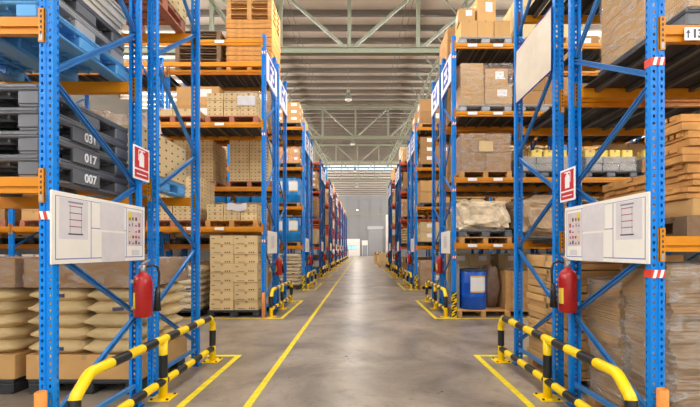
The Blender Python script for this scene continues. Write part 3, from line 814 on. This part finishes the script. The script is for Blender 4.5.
# timber on the first beam level
u = newu(); z = LEV['right', 1][1][0]+.001
z, _ = pallet('old', 2.8, 3.1, z, 'under the timber slabs, first beam level, first right rack', u)
o = tag(link('carton', carton_mesh(1.1, .98, .12, 'plain', CART), None, (2.83, 3.1, z)), 'flat tan carton between pallet and timber slabs, first right rack', 'box'); GOODS.append((o, u, True)); z += .12
def slab(x0, x1, y0, y1, z, h, lab):
    b = MB()
    n = max(1, round(h/.055))
    for i in range(n):
        zz = h*i/n; t = h/n
        b.box(x0+R.uniform(0, .012), x1, y0+R.uniform(0, .02), y1, zz+.006, zz+t-.002)
        b.box(x0+.03, x1-.02, y0+.03, y1-.02, zz, zz+t)
    for i in range(4):
        yy = y0+.08+i*(y1-y0-.2)/3; b.box(x0-.006, x0+.02, yy-.035, yy+.035, h-.03, h+.0)
    o = tag(link('timber_crate', b.mesh('timber_crate', WOODY), None, (0, 0, z)), lab, 'crate', 'timber crates on the first right rack'); GOODS.append((o, u, False))
slab(2.25, 3.35, 2.62, 3.58, z, .085, 'lowest timber crate on the flat carton, first right rack')
slab(2.27, 3.35, 2.60, 3.56, z+.087, .085, 'middle timber crate of the low pile, first right rack')
slab(2.24, 3.35, 2.61, 3.54, z+.174, .07, 'upper timber crate of the low pile, first right rack')
zz = z+.246
slab(2.20, 3.3, 2.60, 2.98, zz, .11, 'short timber crate, bottom of three near the right post')
slab(2.24, 3.3, 2.60, 2.96, zz+.112, .11, 'short timber crate, middle of three near the right post')
slab(2.21, 3.3, 2.62, 2.97, zz+.224, .12, 'short timber crate, top of three near the right post')
# big carton on plastic pallet, second beam level
u = newu(); z = LEV['right', 1][1][1]+.001
z, _ = pallet('grey', 2.78, 3.08, z, 'under the big wrapped cartons, second beam level, first right rack', u, True, 1, 1.0)
for k in range(2):
    o = tag(link('carton', carton_mesh(1.08, .96, .4, 'plain', CART), None, (2.79, 3.08, z+k*.4)), f'big brown wrapped carton, {["lower", "upper"][k]} of two high, first right rack', 'box', 'big cartons on the first right rack'); GOODS.append((o, u, False))
film(2.25, 3.33, 2.60, 3.56, z, z+.8, 'clear film around the two big cartons, first right rack', u, .015)
# second rack right: leaning slabs of flat cartons
u = newu(); x, y, z = base('right', 2, 0, 0)
z, _ = pallet('wood', x, y, z, 'on the floor under flat cartons, second right rack', u)
rr = random.Random(5); zz = z; k = 0
while zz < 1.32:
    h = .074
    o = tag(link('flat_carton', carton_mesh(1.16, .98, h-.004, 'plain', CART), None, (x+rr.uniform(-.015, .02), y+rr.uniform(-.02, .01), zz+.008)), f'flat brown carton, {ORD[k+1]} from the floor in the leaning pile, second right rack', 'box', 'flat cartons piled in the second right rack')
    o.rotation_euler = (rr.uniform(-.004, .004)-.0, rr.uniform(-.012, .012), rr.uniform(-.04, .04)); GOODS.append((o, u, False)); zz += h+.004; k += 1
cartons('right', 2, 1, 0, 1, 1, 9, .13, w=1.1, m=CARTD, pk='wood', colour='flat brown')
# third right rack
u = newu(); x, y, z = base('right', 3, 0, 0)
z, _ = pallet('wood', x-.05, y, z, 'on the floor under the blue drum, third right rack', u)
drum_thing(2.50, y-.17, z, .285, .88, DRUM, 'dark blue drum with a white label on the floor pallet, third right rack', u)
b = MB(); b.box(0, .04, -.35, .35, 0, 1.0); o = tag(link('grey_panel', b.mesh('panel', mat('panel_grey', (150, 146, 140), .6, 0, .06)), None, (2.14, y+.1, z)), 'upright grey panel beside the blue drum', 'panel'); GOODS.append((o, u, False))
o = tag(link('wrapped_roll', sack_mesh(.34, .5, .95, mat('brown_wrap', (128, 104, 86), .5, 0, .2, .05, 8, bump=.6, bscale=10), 3), None, (2.95, y+.05, z+.48)), 'crumpled brown wrapped bale right of the blue drum', 'bale'); GOODS.append((o, u, False))
u = newu()
b = MB(); b.bbox(-.36, .36, -.4, .4, .1, .98, .006)
for i in range(5): b.box(-.36+i*.15, -.25+i*.15, -.412, -.4, .1, .98)
for xx in (-.3, .3): b.box(xx-.05, xx+.05, -.4, .4, 0, .1)
o = tag(link('wooden_crate', b.mesh('crate', WOOD), None, (3.5, y, .001)), 'upright wooden crate on the floor, third right rack', 'crate'); GOODS.append((o, u, False))
cartons('right', 3, 1, 0, 1, 1, 2, .42, w=.55, m=CARTP, style='label', pk=None, dx=.26, z_add=.0)
u = newu(); x, y, z = base('right', 3, 0, 1)
z1, _ = pallet('yellow', x, y, z, 'lower of two under sacks, first beam level, third right rack', u)
z2, _ = pallet('grey', x, y, z1, 'upper of two under sacks, first beam level, third right rack', u)
FOILM = mat('foil_wrap', (226, 204, 170), .22, 0, .25, .05, 7, bump=.9, bscale=9)
for k, (px, hh, ww) in enumerate(((x-.08, .62, .95),)):
    o = tag(link('wrapped_load', hump(1.12, .92, .66, FOILM, 1.3), None, (x, y, z2)), 'shiny cream plastic-wrapped load over the dark pallet, third right rack', 'wrapped load'); GOODS.append((o, u, False))
u = newu(); x, y, z = base('right', 3, 1, 1)
z2, _ = pallet('grey', x, y, z, 'under second wrapped load, first beam level, third right rack', u)
WR = mat('brown_wrapped', (176, 146, 110), .3, 0, .2, .05, 6, bump=.7, bscale=8)
o = tag(link('wrapped_load', hump(1.14, .94, .85, WR, 5.1), None, (x, y, z2)), 'brown film-wrapped load right of the shiny one, third right rack', 'wrapped load'); GOODS.append((o, u, False))
cartons('right', 3, 0, 2, 2, 2, 2, .40, m=CARTD, pk='wood', colour='brown wrapped', wrap=True)
u = newu(); x, y, z = base('right', 3, 0, 2)
b = MB(); b.bbox(-.15, .15, -.51, -.485, .55, .78, .004); o = tag(link('parcel', b.mesh('parcel', CARTP), None, (x, y, z)), 'small pale parcel strapped to the brown wrapped cartons, third right rack', 'parcel'); GOODS.append((o, u, False))
for sl in (1, 2, 3):
    cartons('right', 3, sl, 2, 3, 1, 2, .15, m=mat('grey_wrapped', (150, 146, 140), .4, 0, .15), pk='grey', colour='grey', wrap=True)
    u = newu(); x, y, z = base('right', 3, sl, 2); yl = mat('yellow_box', (232, 206, 96), .6, 0, .05, .1)
    for i in range(4):
        if (sl, i) in ((1, 0),): continue
        o = tag(link('small_box', carton_mesh(.22, .2, .16, 'plain', yl), None, (x-.4+.27*i, y-.3, z+.15+.302)), f'small yellow box, {ORD[i+1]} from the left on the {SLOT[sl]} grey load, third right rack', 'box', 'small yellow boxes on the grey loads'); GOODS.append((o, u, False))
u = newu(); x, y, z = base('right', 3, 0, 3)
z, _ = pallet('light', x, y, z, 'under uneven taped cartons, third beam level, third right rack', u)
for (px, py, w, d, h, pz, st, lab) in ((-.29, 0, .50, .94, .40, 0, 'plain', 'tan carton, lower left of the uneven wrapped load'), (-.29, 0, .49, .92, .50, .402, 'plain', 'tall tan carton, upper left of the uneven wrapped load'),
        (.27, -.02, .58, .94, .38, 0, 'label', 'wide tan carton, lower right of the uneven wrapped load'), (.24, .02, .50, .9, .42, .382, 'label', 'tan carton, upper right of the uneven wrapped load')):
    o = tag(link('carton', carton_mesh(w, d, h, st, CART), None, (x+px, y+py, z+pz), R.uniform(-.02, .02)), lab+', third right rack', 'box'); GOODS.append((o, u, False))
film(x-.54, x+.56, y-.5, y+.48, z, z+.86, 'clear film around the uneven tan cartons, third right rack', u, .02)
cartons('right', 3, 1, 3, 2, 1, 2, .3, m=CARTD, pk='light', colour='brown')
cartons('right', 3, 0, 4, 3, 2, 1, .36, m=CART, pk='light', colour='tan')
u = newu(); x, y, z = base('right', 3, 0, 4); z += .14+.362
o = tag(link('carton', carton_mesh(.42, .4, .52, 'label', CART), None, (x+.02, y-.2, z+.01)), 'tall tan carton on the top load with white label, third right rack', 'box'); o.rotation_euler.z = .12; GOODS.append((o, u, False))
o = tag(link('carton', carton_mesh(.36, .42, .3, 'label', CART), None, (x-.37, y-.2, z+.01)), 'shorter tan carton left of the tall one, third right rack', 'box'); o.rotation_euler.z = -.1; GOODS.append((o, u, False))
cartons('right', 3, 1, 4, 2, 2, 3, .33, m=CARTP, pk='wood', colour='pale')
cartons('right', 4, 0, 4, 2, 2, 3, .32, m=CARTD, pk='wood', colour='brown')
cartons('right', 4, 0, 3, 2, 2, 3, .3, m=CART, pk='wood', colour='tan')
for sl in (0, 1, 2, 3): cartons('right', 4, sl, 1, 3, 1, 2, .3, m=CARTP, style='label', pk='black', colour='pale labelled')
for sl in (0, 1, 2): cartons('right', 4, sl, 0, 2, 1, 4, .3, m=CARTP, style='label', pk='wood', colour='pale labelled')
for sl in (0, 1, 2): cartons('right', 4, sl, 2, 3, 1, 3, .26, m=CART, pk='wood')

# ---- everything else is filled with ordinary loads
done = set()
for side in ('left', 'right'):
    hand = {('left', 1), ('left', 2), ('right', 1), ('right', 2), ('right', 3), ('left', 3)}
    nd = 20 if side == 'left' else 10
    for idx in range(3, nd+1):
        if (side, idx) in hand: continue
        d0, lv, nb = LEV[side, idx]
        for l in range(0, 5):
            for sl in range(0, nb*2 if idx < 9 else 1):
                pl = place(side, idx, sl, l)
                if side == 'left' and idx <= 6 and sl >= 2 and l >= 3-(idx == 4): continue
                if (side, idx, sl, l) in {('left', 4, 0, 4), ('left', 4, 1, 4)} or any(pl in (g[0].get('label') or '') for g in GOODS): continue
                q = R.random(); col, m = R.choice((('tan', CART), ('brown', CARTD), ('pale', CARTP), ('tan', CART)))
                pk = R.choice(('wood', 'black', 'old', 'wood', 'grey'))
                far = idx >= 9
                if q < .12: continue
                if side == 'left' and q < .22: drums(side, idx, sl, l, h=.85, rows=1)
                elif q < .30 and not far: sacks(side, idx, sl, l, layers=6, toph=0, tray=False, wrap=False)
                elif q < .65: cartons(side, idx, sl, l, 2, 2 if not far else 1, R.choice((2, 3, 3)) if not far else 2, R.uniform(.26, .36), m=m, colour=col, pk=pk, style=R.choice(('plain', 'label', 'print')))
                else: cartons(side, idx, sl, l, 1 if R.random() < .5 else 2, 1, 2, R.uniform(.36, .5), m=m, colour=col, pk=pk, style=R.choice(('plain', 'label')), wrap=(not far and R.random() < .3))

# pallets parked on the floor beyond the right racks and at the far left
for k, (x, y, h, c) in enumerate(((2.05, 31.5, 3, CARTP), (2.1, 35.5, 2, CARTP), (2.0, 40.0, 2, CART), (2.15, 46.0, 3, CARTD), (-2.6, 62.0, 4, CARTD), (-2.5, 59.5, 3, CART))):
    u = newu(); side = 'right' if x > 0 else 'left'
    wh = f'{ORD[k+1] if k < 4 else ORD[k-3]} parked floor load beyond the {side} racks'
    z, _ = pallet('wood', x, y, .001, f'under the {wh}', u, False)
    for c2 in range(h):
        for i in range(2):
            o = tag(link('carton', carton_mesh(.53, .95, .34, 'label' if k % 2 else 'plain', c), None, (x-.27+.54*i, y, z+.342*c2)), f'carton, {ORD[c2+1]}-layer {POSW[(i,2)]}, {wh}', 'box', f'cartons of the {wh}'); GOODS.append((o, u, False))

# ------------------------------------------------------------------ guards, markings, signs
def striped(pts, r, first, step=.21):
    """split a path into alternating yellow/black pieces"""
    pts = [Vector(p) for p in pts]; out = [pts[0]]; mi = []; cur = first; left = step
    for a, c in zip(pts, pts[1:]):
        d = (c-a).length; t = 0
        while d-t > left+1e-4:
            t += left; out.append(a.lerp(c, t/d)); mi.append(cur); cur = 1-cur; left = step
        if d-t > 1e-4: out.append(c); mi.append(cur); left -= d-t
    return out, mi
gm = {}
def guard_meshes():
    b = MB(); r = .04
    path = [(0, .0, .0), (0, .0, .43), (0, .02, .46), (0, .12, .55), (0, .15, .565), (0, .17, .57)]
    mi = [1, 0, 0, 0, 0]
    p2, m2 = striped([(0, .17, .57), (0, 2.25, .57)], r, 0, .208)
    path += [tuple(p) for p in p2[1:]]; mi += m2
    tail = [(0, 2.28, .565), (0, 2.31, .55), (0, 2.37, .48), (0, 2.38, .45), (0, 2.38, 0)]
    path += tail[:4]; mi += [0, 0, 0, 0]
    path += [(0, 2.38, .40), (0, 2.38, .20), (0, 2.38, 0)]; mi += [0, 1, 0]
    b.tube([path[0], (0, 0, .2)]+path[1:], r, [0, 1]+mi[1:], 16); gm['rail'] = b.mesh('top_rail', [YEL, BLK])
    b = MB(); p, m = striped([(0, .03, .165), (0, 2.35, .165)], r*.95, 0, .195); b.tube(p, r*.95, m, 14); gm['low'] = b.mesh('lower_rail', [YEL, BLK])
    b = MB(); b.tube([(0, 0, 0), (0, 0, .2), (0, 0, .42), (0, 0, .56)], r, [0, 1, 0], 16); gm['post'] = b.mesh('guard_post', [YEL, BLK])
    b = MB(); b.bbox(-.1, .1, -.1, .1, 0, .012, .003)
    for sx in (-1, 1):
        for sy in (-1, 1): b.lathe([(.012, .012), (.012, .022), (.005, .024)], (sx*.075, sy*.075, 0), 8, 1)
    gm['plate'] = b.mesh('base_plate', [YEL, BLK])
guard_meshes()
for side in ('left', 'right'):
    gx = -1.93 if side == 'left' else 1.82
    for j in range(10 if side == 'left' else 5):
        y0 = 2.56+PITCH*j
        g = empty('guard_rail', f'yellow and black tubular guard rail, {ORD[j+1]} from the camera on the {side}', 'guard rail', (gx, y0, 0), f'guard rails along the {side} racks')
        link('top_rail', gm['rail'], g, (0, 0, .004)); link('lower_rail', gm['low'], g)
        p = link('guard_post', gm['post'], g, (0, 1.15, .004)); link('base_plate', gm['plate'], p, (0, 0, -.004))
        for yy in (0, 2.38): link('base_plate', gm['plate'], g, (0, yy, 0))
        # outline painted on the floor round the double rack
        s = -1 if side == 'left' else 1; lx = -1.67 if side == 'left' else 1.575
        yn = 2.35+PITCH*j; yf = yn+2.87; xo = s*(9.9 if j in (1, 2) else 7.3)
        if j > 2: xo = s*(4.6)
        b = MB(); w = .07
        b.box(lx-w/2, lx+w/2, yn, yf, 0.0, .002); b.box(lx+s*w/2, xo, yn, yn+w, 0, .002); b.box(lx+s*w/2, xo, yf-w, yf, 0, .002)
        tag(link('floor_marking', b.mesh('floor_marking', PAINTY), None, (0, 0, .0005)), f'yellow floor outline round the {ORD[j+1]} pair of racks on the {side}', 'floor marking', f'yellow outlines round the {side} racks')
        # post protector
        if j < 7:
            xp = (XL-.035) if s < 0 else (XR+.035)
            b = MB()
            if j == 0 or (side == 'left' and j == 1):
                b.lathe([(.034, 0), (.034, .53), (.028, .535), (.028, .45)], n=20, mi=0); ml = [ORT]
                lab = f'plain orange tube protector at the {ORD[j+1]} front rack post on the {side}'
            else:
                for k in range(6): b.box(-.05, .05, -.03, .03, k*.09, k*.09+.09, k % 2)
                for k in range(6): b.bar((-.045, -.032, k*.09+.02), (.045, -.032, k*.09+.08), .004, .03, 1-(k % 2), up=Vector((0, 0, 1)))
                ml = [YEL, BLK]; lab = f'yellow-black striped protector at the {ORD[j*2+1]} rack post on the {side}'
            y = LEV[side, j*2+1][0]-.055
            tag(link('post_protector', b.mesh('post_protector', ml), None, (xp, y, .0)), lab, 'post protector')
b = MB(); b.box(-1.085, -1.015, -2, 78, 0, .002)
tag(link('lane_line', b.mesh('lane_line', PAINTY), None, (0, 0, .0005)), 'long straight yellow lane line running down the aisle floor', 'floor marking')
b = MB(); b.box(-3.2, 2.2, 83.2, 84.2, 0, .002); tag(link('floor_marking', b.mesh('m', mat('white_floor', (225, 225, 228), .5)), None, (0, 0, .0005)), 'pale strip on the floor before the end wall', 'floor marking')

# whiteboards
def board(side):
    s = -1 if side == 'left' else 1; x = (XL+.012) if s < 0 else (XR-.012)
    y0, y1 = (2.47, 3.535) if s < 0 else (2.55, 3.60)
    o = empty('notice_board', f'white notice board with diagrams in sleeves on the {side} rack end', 'notice board', (x, (y0+y1)/2, 1.352), None)
    W = y1-y0; H = .488
    def part(name, a, c, z0, z1, m, t0=.006, t1=.0072, parent=o):
        b = MB(); b.box(-s*t0, -s*t1, a-W/2, c-W/2, z0, z1); return link(name, b.mesh(name, m), parent)
    b = MB(); b.bbox(-.006, .006, -W/2, W/2, 0, H, .002); link('board_panel', b.mesh('panel', WHITE), o)
    # blue ruled lines
    b = MB(); g = .006
    def ln(a, c, z0, z1): b.box(-s*.006, -s*.0066, a-W/2, c-W/2, z0, z1)
    ln(.03, W-.03, .03, .034+g/2); ln(.03, W-.03, H-.034, H-.03); ln(.03, .036, .03, H-.03); ln(W-.036, W-.03, .03, H-.03)
    ln(.36, .366, .03, H-.03); ln(W-.28, W-.274, .03, H-.03); ln(.36, W-.28, .255, .261)
    link('ruled_line', b.mesh('ruled_line', mat('board_blue', (92, 106, 170), .5)), o)
    p = part('diagram_sheet', .06, .33, .17, .45, PAPER)
    b = MB()
    for k in range(4): b.box(-s*.0072, -s*.0078, .15-W/2, .27-W/2, .22+k*.047+.035, .22+k*.047+.041, 0)
    b.box(-s*.0072, -s*.0078, .14-W/2, .28-W/2, .2, .21, 1)
    for yy in (.155, .262): b.box(-s*.0072, -s*.0078, yy-W/2, yy+.004-W/2, .21, .41, 2)
    b.box(-s*.0072, -s*.0078, .14-W/2, .28-W/2, .42, .432, 2)
    link('rack_diagram', b.mesh('rack_diagram', [REDINK, INK, mat('grey_ink', (130, 130, 140), .6)]), p)
    part('clear_sleeve', .46, .76, .25, .47, PAPER); part('clear_sleeve', .48, .77, .0, .235, PAPER)
    p = part('poster', W-.26, W-.05, .13, .43, mat('poster_paper', (206, 190, 190), .4, 0, .1))
    b = MB(); rr = random.Random(3)
    b.box(-s*.0072, -s*.0077, W-.25-W/2, W-.2-W/2, .36, .42, 1)
    for i in range(4):
        for j in range(5):
            yy = W-.24+i*.045; z = .145+j*.052; b.box(-s*.0072, -s*.0077, yy-W/2, yy+rr.uniform(.01, .03)-W/2, z, z+rr.uniform(.01, .035), rr.choice((0, 0, 2, 2, 1)))
    link('poster_picture', b.mesh('poster_picture', [REDINK, YELINK, INK]), p)
    part('small_note', W-.2, W-.09, .045, .095, PAPER)
board('left'); board('right')
# blank banner on the second right rack
o = empty('blank_banner', 'blank beige banner with blue edge on the second right rack', 'banner', (XR-.012, 4.30, 3.27))
bm = MB(); W, H = .88, .65
bn = MB(); n = 10
for i in range(n):
    for j in range(6):
        def P(a, c, t): return (-.004*t-.012*math.sin(a*.9)*math.sin(c*.6), -W/2+W*a/n, H*c/6)
        for t in (0, 1): bn.face([P(i, j, t), P(i+1, j, t), P(i+1, j+1, t), P(i, j+1, t)], 0, True)
link('banner_sheet', bn.mesh('banner_sheet', BEIGE), o)
b = MB(); b.tube([(-.002, -W/2, 0), (-.002, W/2, 0), (-.002, W/2, H), (-.002, -W/2, H), (-.002, -W/2, 0)], .008, n=6); link('banner_edge', b.mesh('edge', SIGNB), o)

# aisle letters high on the rack ends
for side in ('left', 'right'):
    s = -1 if side == 'left' else 1
    for idx in range(3, 13 if side == 'left' else 11):
        d0 = LEV[side, idx][0]; x = (XL+.012) if s < 0 else (XR-.012)
        ch = ('F' if s < 0 else 'E')+str(idx)
        o = empty('rack_sign', f'white sign reading {ch} in blue, high on the {side} racks', 'sign', (x, d0+FD/2, 5.05), 'rack letter signs')
        W, H = 1.0, .66
        b = MB(); b.box(-.005, .005, -W/2, W/2, 0, H); link('sign_panel', b.mesh('sign_panel', SIGNW), o)
        b = MB()
        for (a, c, z0, z1) in ((-W/2, W/2, 0, .025), (-W/2, W/2, H-.025, H), (-W/2, -W/2+.02, .025, H-.025), (W/2-.02, W/2, .025, H-.025)): b.box(-s*.005, -s*.007, a, c, z0, z1)
        link('sign_border', b.mesh('sign_border', SIGNB), o)
        t = link('sign_lettering', text_mesh(ch, .62, SIGNB, 'lettering', .02), o, (-s*.008, 0, H/2-.0))
        t.rotation_euler = (math.pi/2, 0, math.pi/2 if s < 0 else -math.pi/2)

# extinguisher signs and extinguishers
def ext_sign(side):
    s = -1 if side == 'left' else 1; x = (XL+.03) if s < 0 else (XR-.03); y = 3.46 if s < 0 else 3.53; zb = 2.08 if s < 0 else 1.90
    o = empty('safety_sign', f'red and white fire extinguisher sign on the {side} rack post', 'sign', (x, y, zb)); W, H = .25, .30
    b = MB(); b.bbox(-.004, .004, -W/2, W/2, 0, H, .001); link('sign_panel', b.mesh('sign_panel', SIGNW), o)
    b = MB(); b.box(-s*.004, -s*.0052, -W/2+.018, W/2-.018, .1, H-.018); b.box(-s*.004, -s*.0052, -W/2+.018, W/2-.018, .018, .085); link('red_field', b.mesh('red_field', REDS), o)
    b = MB(); T = (-s*.0052, -s*.0062)
    b.box(*T, -.04, .035, .12, .23); b.box(*T, -.03, .025, .23, .245); b.box(*T, -.012, .01, .245, .258); b.box(*T, -.05, .02, .258, .27)
    b.box(*T, -.055, -.045, .17, .262); b.box(*T, .01, .05, .262, .272); b.box(*T, -.08, .08, .045, .055)
    link('pictogram', b.mesh('pictogram', SIGNW), o)
    b = MB(); b.box(s*.004, s*.028, -.02, .02, .05, .28); link('bracket', b.mesh('bracket', GALV), o)
ext_sign('left'); ext_sign('right')
EXM = {}
def extinguisher(side, x, y, z, lab, small=False):
    s = -1 if side == 'left' else 1
    o = empty('fire_extinguisher', lab, 'fire extinguisher', (x, y, z), f'fire extinguishers on the {side} rack ends')
    if 'b' not in EXM:
        r = .076
        b = MB(); b.lathe([(r*.85, 0), (r, .015), (r, .30), (r*.93, .34), (r*.7, .372), (r*.38, .392), (.024, .40)], n=28); EXM['b'] = b.mesh('body', RED)
        b = MB(); b.lathe([(.022, .395), (.024, .43), (.018, .45), (.012, .46)], n=14); b.box(-.012, .012, -.02, .05, .44, .455); EXM['v'] = b.mesh('valve', GALV)
        b = MB(); b.bar((0, -.01, .47), (0, .10, .505), .022, .008); b.bar((0, -.01, .452), (0, .09, .445), .02, .008); b.tube([(0, -.03, .46), (-.01, -.05, .44), (0, -.03, .42)], .006, n=6); EXM['h'] = b.mesh('handle', GALV)
        pts = [(0, .03, .445), (0, .08, .46), (0, .12, .44), (0, .135, .38), (0, .13, .25), (0, .125, .15)]
        b = MB(); b.tube(pts, .011, n=10); EXM['o'] = b.mesh('hose', BLK)
        b = MB(); b.tube([(0, .125, .26), (0, .12, .2), (0, .118, .04)], [.015, .022, .034], n=14); EXM['n'] = b.mesh('horn', BLK)
        b = MB()
        for k in range(6):
            a0 = -.36+k*.12; a1 = a0+.12; rr = r*1.012
            b.face([(rr*math.cos(a0), rr*math.sin(a0), .08), (rr*math.cos(a1), rr*math.sin(a1), .08), (rr*math.cos(a1), rr*math.sin(a1), .22), (rr*math.cos(a0), rr*math.sin(a0), .22)])
        EXM['l'] = b.mesh('label', mat('ext_label', (222, 190, 60), .5))
    link('extinguisher_body', EXM['b'], o)
    v = link('valve', EXM['v'], o, rz=0 if s < 0 else 0); link('handle', EXM['h'], v)
    h = link('hose', EXM['o'], o, rz=-.75 if s < 0 else math.pi/2-.2); link('horn', EXM['n'], h)
    link('instruction_label', EXM['l'], o, rz=-2.3 if s < 0 else -2.85)
    b = MB(); b.box(-.006*s, .11*s, .0, .02, .3, .33); b.box(-.006*s, .11*s, .0, .02, .06, .09); link('wall_bracket', b.mesh('wall_bracket', GALV), o)
    return o
for side in ('left', 'right'):
    s = -1 if side == 'left' else 1
    for j in range(8 if side == 'left' else 5):
        y = (3.39 if s < 0 else 3.43)+PITCH*j
        x = (-1.945 if s < 0 else 1.865)
        extinguisher(side, x, y, .85 if s < 0 else .885, f'red fire extinguisher, {ORD[j+1]} from the camera on the {side} racks' )
        if j > 0:   # small notice boards on the following rack ends
            W, H = .9, .5
            o = tag(link('notice_board', (lambda q: (q.bbox(-.006, .006, -W/2, W/2, 0, H, .002), q.box(-s*.006, -s*.0075, -.15, .15, .12, .4, 1), q.mesh('board', [WHITE, PAPER]))[2])(MB()), None, ((XL+.012) if s < 0 else (XR-.012), LEV[side, j*2+1][0]+.56, 1.36)), f'white notice board on the {ORD[j*2+1]} rack end on the {side}', 'notice board', f'small notice boards on the {side} rack ends')

# beam number plate
o = empty('beam_label', 'white number plate with arrow and 13 on the right beam', 'label', (2.27, LEV['right', 1][0]-.012, 2.885))
b = MB(); b.box(-.105, .09, -.003, .003, -.035, .05); link('plate', b.mesh('plate', SIGNW), o)
t = link('lettering', text_mesh('13', .078, INK, 'lettering', .002), o, (-.02, -.005, .006)); t.rotation_euler = (math.pi/2, 0, 0)
b = MB(); b.box(-.087, -.079, -.005, -.003, -.02, .015); b.face([(-.098, -.0045, .012), (-.068, -.0045, .012), (-.083, -.0045, .036)]); link('arrow', b.mesh('arrow', INK), o)
# little stickers on the beams of the third racks
for side, dx in (('left', .9), ('left', 1.5), ('right', .35), ('right', .9)):
    s = -1 if side == 'left' else 1
    for li, z in enumerate(LEV[side, 3][1]):
        b = MB(); b.box(-.1, .1, -.002, 0, -.03, .03)
        tag(link('beam_sticker', b.mesh('sticker', SIGNW), None, ((XL if s < 0 else XR)+s*(PW+dx), LEV[side, 3][0]-.0005, z-.045)),
            f'white sticker, {"nearer the post" if dx in (.9, .35) and not (side == "right" and dx == .9) else "farther from the post"}, {lvname(li+1, len(LEV[side,3][1]))} beam, third {side} rack', 'label', f'beam stickers on the third {side} rack')

# ------------------------------------------------------------------ leave out goods that nothing in view shows
bpy.context.view_layer.update()
top_of = {}
verts = []; faces = []; owner = []
def root(o):
    while o.parent: o = o.parent
    return o
for o in COL.objects:
    if o.type != 'MESH': continue
    mw = o.matrix_world; i = len(verts); verts.extend([mw @ v.co for v in o.data.vertices]); r = root(o)
    for p in o.data.polygons: faces.append([i+k for k in p.vertices]); owner.append(r.name)
bvh = BVHTree.FromPolygons(verts, faces)
seen = set(); hits = {}
for (cx, cy, cz, st) in ((0, 0, CH, 1.0), (-.5, 0, CH, 2.5), (.5, 0, CH, 2.5)):
    org = Vector((cx, cy, cz)); py = .5
    while py < 407:
        px = .5
        while px < 700:
            d = Vector(((px-VX)/F, 1, (VY-py)/F)).normalized()
            h = bvh.ray_cast(org, d)
            if h[2] is not None:
                seen.add(owner[h[2]])
                if cx == 0: hits[owner[h[2]]] = hits.get(owner[h[2]], 0)+1
            px += st
        py += st
units = {u for o, u, sup in GOODS if o.name in seen}
boxes = sorted((o for o, u, sup in GOODS if o.get('category') == 'box' and o.name in seen), key=lambda o: -hits.get(o.name, 0))
keep = {o.name for o in boxes[:296] if hits.get(o.name, 0) > 0}
print('boxes seen', len(boxes), 'kept', len(keep), 'smallest', hits.get(boxes[min(295, len(boxes)-1)].name, 0))
rest = MB(); rmats = []; gone = []
for o, u, sup in GOODS:
    if o.get('category') == 'box':
        if o.name in keep: continue
        if u in units:          # the smallest and the inner ones of each seen load become one object
            i0 = len(rest.v); mw = o.matrix_world
            rest.v += [tuple(mw @ v.co) for v in o.data.vertices]
            for mm in o.data.materials:
                if mm not in rmats: rmats.append(mm)
            for p in o.data.polygons:
                rest.f.append(tuple(i0+k for k in p.vertices)); rest.m.append(rmats.index(o.data.materials[p.material_index])); rest.sm.append(False)
        gone.append(o)
    elif o.name not in seen and not (sup and u in units): gone.append(o)
for o in gone:
    for c in list(o.children_recursive): bpy.data.objects.remove(c)
    bpy.data.objects.remove(o)
print('goods', len(GOODS), 'removed', len(gone))
if rest.v:
    o = tag(link('cartons', rest.mesh('cartons', rmats)), 'many small brown cartons stacked deep in the racks down the aisle', 'box'); o['kind'] = 'stuff'
for f in FILMS:
    if f[7] in units: build_film(*f[:7], f[8])
for t in [o for o in COL.objects if o.get('category') == 'ceiling lamp' and o.location.y < 15]: pass

# ------------------------------------------------------------------ light
def area(name, loc, rot, sx, sy, power, col=(1, 1, 1)):
    l = bpy.data.lights.new(name, 'AREA'); l.shape = 'RECTANGLE'; l.size = sx; l.size_y = sy; l.energy = power; l.color = col
    o = bpy.data.objects.new(name, l); COL.objects.link(o); o.location = loc; o.rotation_euler = rot; return o
# daylight through the dock opening behind the camera
area('dock_daylight', (0, Y0+.3, 3.9), (math.radians(90), 0, 0), 19, 7.2, 480, (1, .96, .9))
# fill light from the three added roof strips, then daylight at the far skylight
for a, c in SK[:3]: area('skylight_and_fill', (0, (a+c)/2, roofz(a)-.4), (0, 0, 0), 30, c-a, 700, (1, .97, .93))
area('skylight_and_fill', (0, 63, roofz(65)-.5), (0, 0, 0), 30, 3, 1100, (.95, .98, 1))
# added fill light along the side walls, tilted up to brighten the ceiling
for sx in (-1, 1): area('wall_band_fill', (sx*16.7, 37, 8.3), (math.radians(140), 0, math.radians(90*sx)), 94, 1.4, 34000, (1, .95, .9))
# high-bay lamps over the aisle
for y, z, e in ((-3, 7.7, 250), (9.5, 8.7, 250), (21.7, 9.85, 200), (33, 10.4, 200), (45.6, 10.7, 200), (60, 11.2, 300), (75, 9.1, 900)):
    l = bpy.data.lights.new('high_bay', 'AREA'); l.shape = 'DISK'; l.size = .4; l.energy = e; l.color = (1, .93, .84)
    o = bpy.data.objects.new('high_bay_light', l); COL.objects.link(o); o.location = (-.72, y, z)

w = bpy.data.worlds.new('World'); S.world = w; w.use_nodes = True
bg = w.node_tree.nodes['Background']; bg.inputs[0].default_value = (.85, .92, 1, 1); bg.inputs[1].default_value = 1.0

# ------------------------------------------------------------------ camera
cam = bpy.data.cameras.new('Camera'); co = bpy.data.objects.new('Camera', cam); COL.objects.link(co)
co.location = (0, 0, CH); co.rotation_euler = (math.radians(90), 0, 0)
cam.sensor_width = 36; cam.sensor_fit = 'HORIZONTAL'; cam.lens = F*36/700
cam.shift_x = -(VX-350)/700; cam.shift_y = (VY-203.5)/700
cam.clip_start = .05; cam.clip_end = 300
S.camera = co
S.view_settings.view_transform = 'Standard'; S.view_settings.look = 'None'; S.view_settings.exposure = -0.18; S.view_settings.gamma = 1
S.view_settings.use_curve_mapping = False
try:
    S.cycles.use_denoising = True; S.cycles.max_bounces = 8; S.cycles.diffuse_bounces = 5; S.cycles.transparent_max_bounces = 12
    S.cycles.sample_clamp_indirect = 6
except Exception: pass
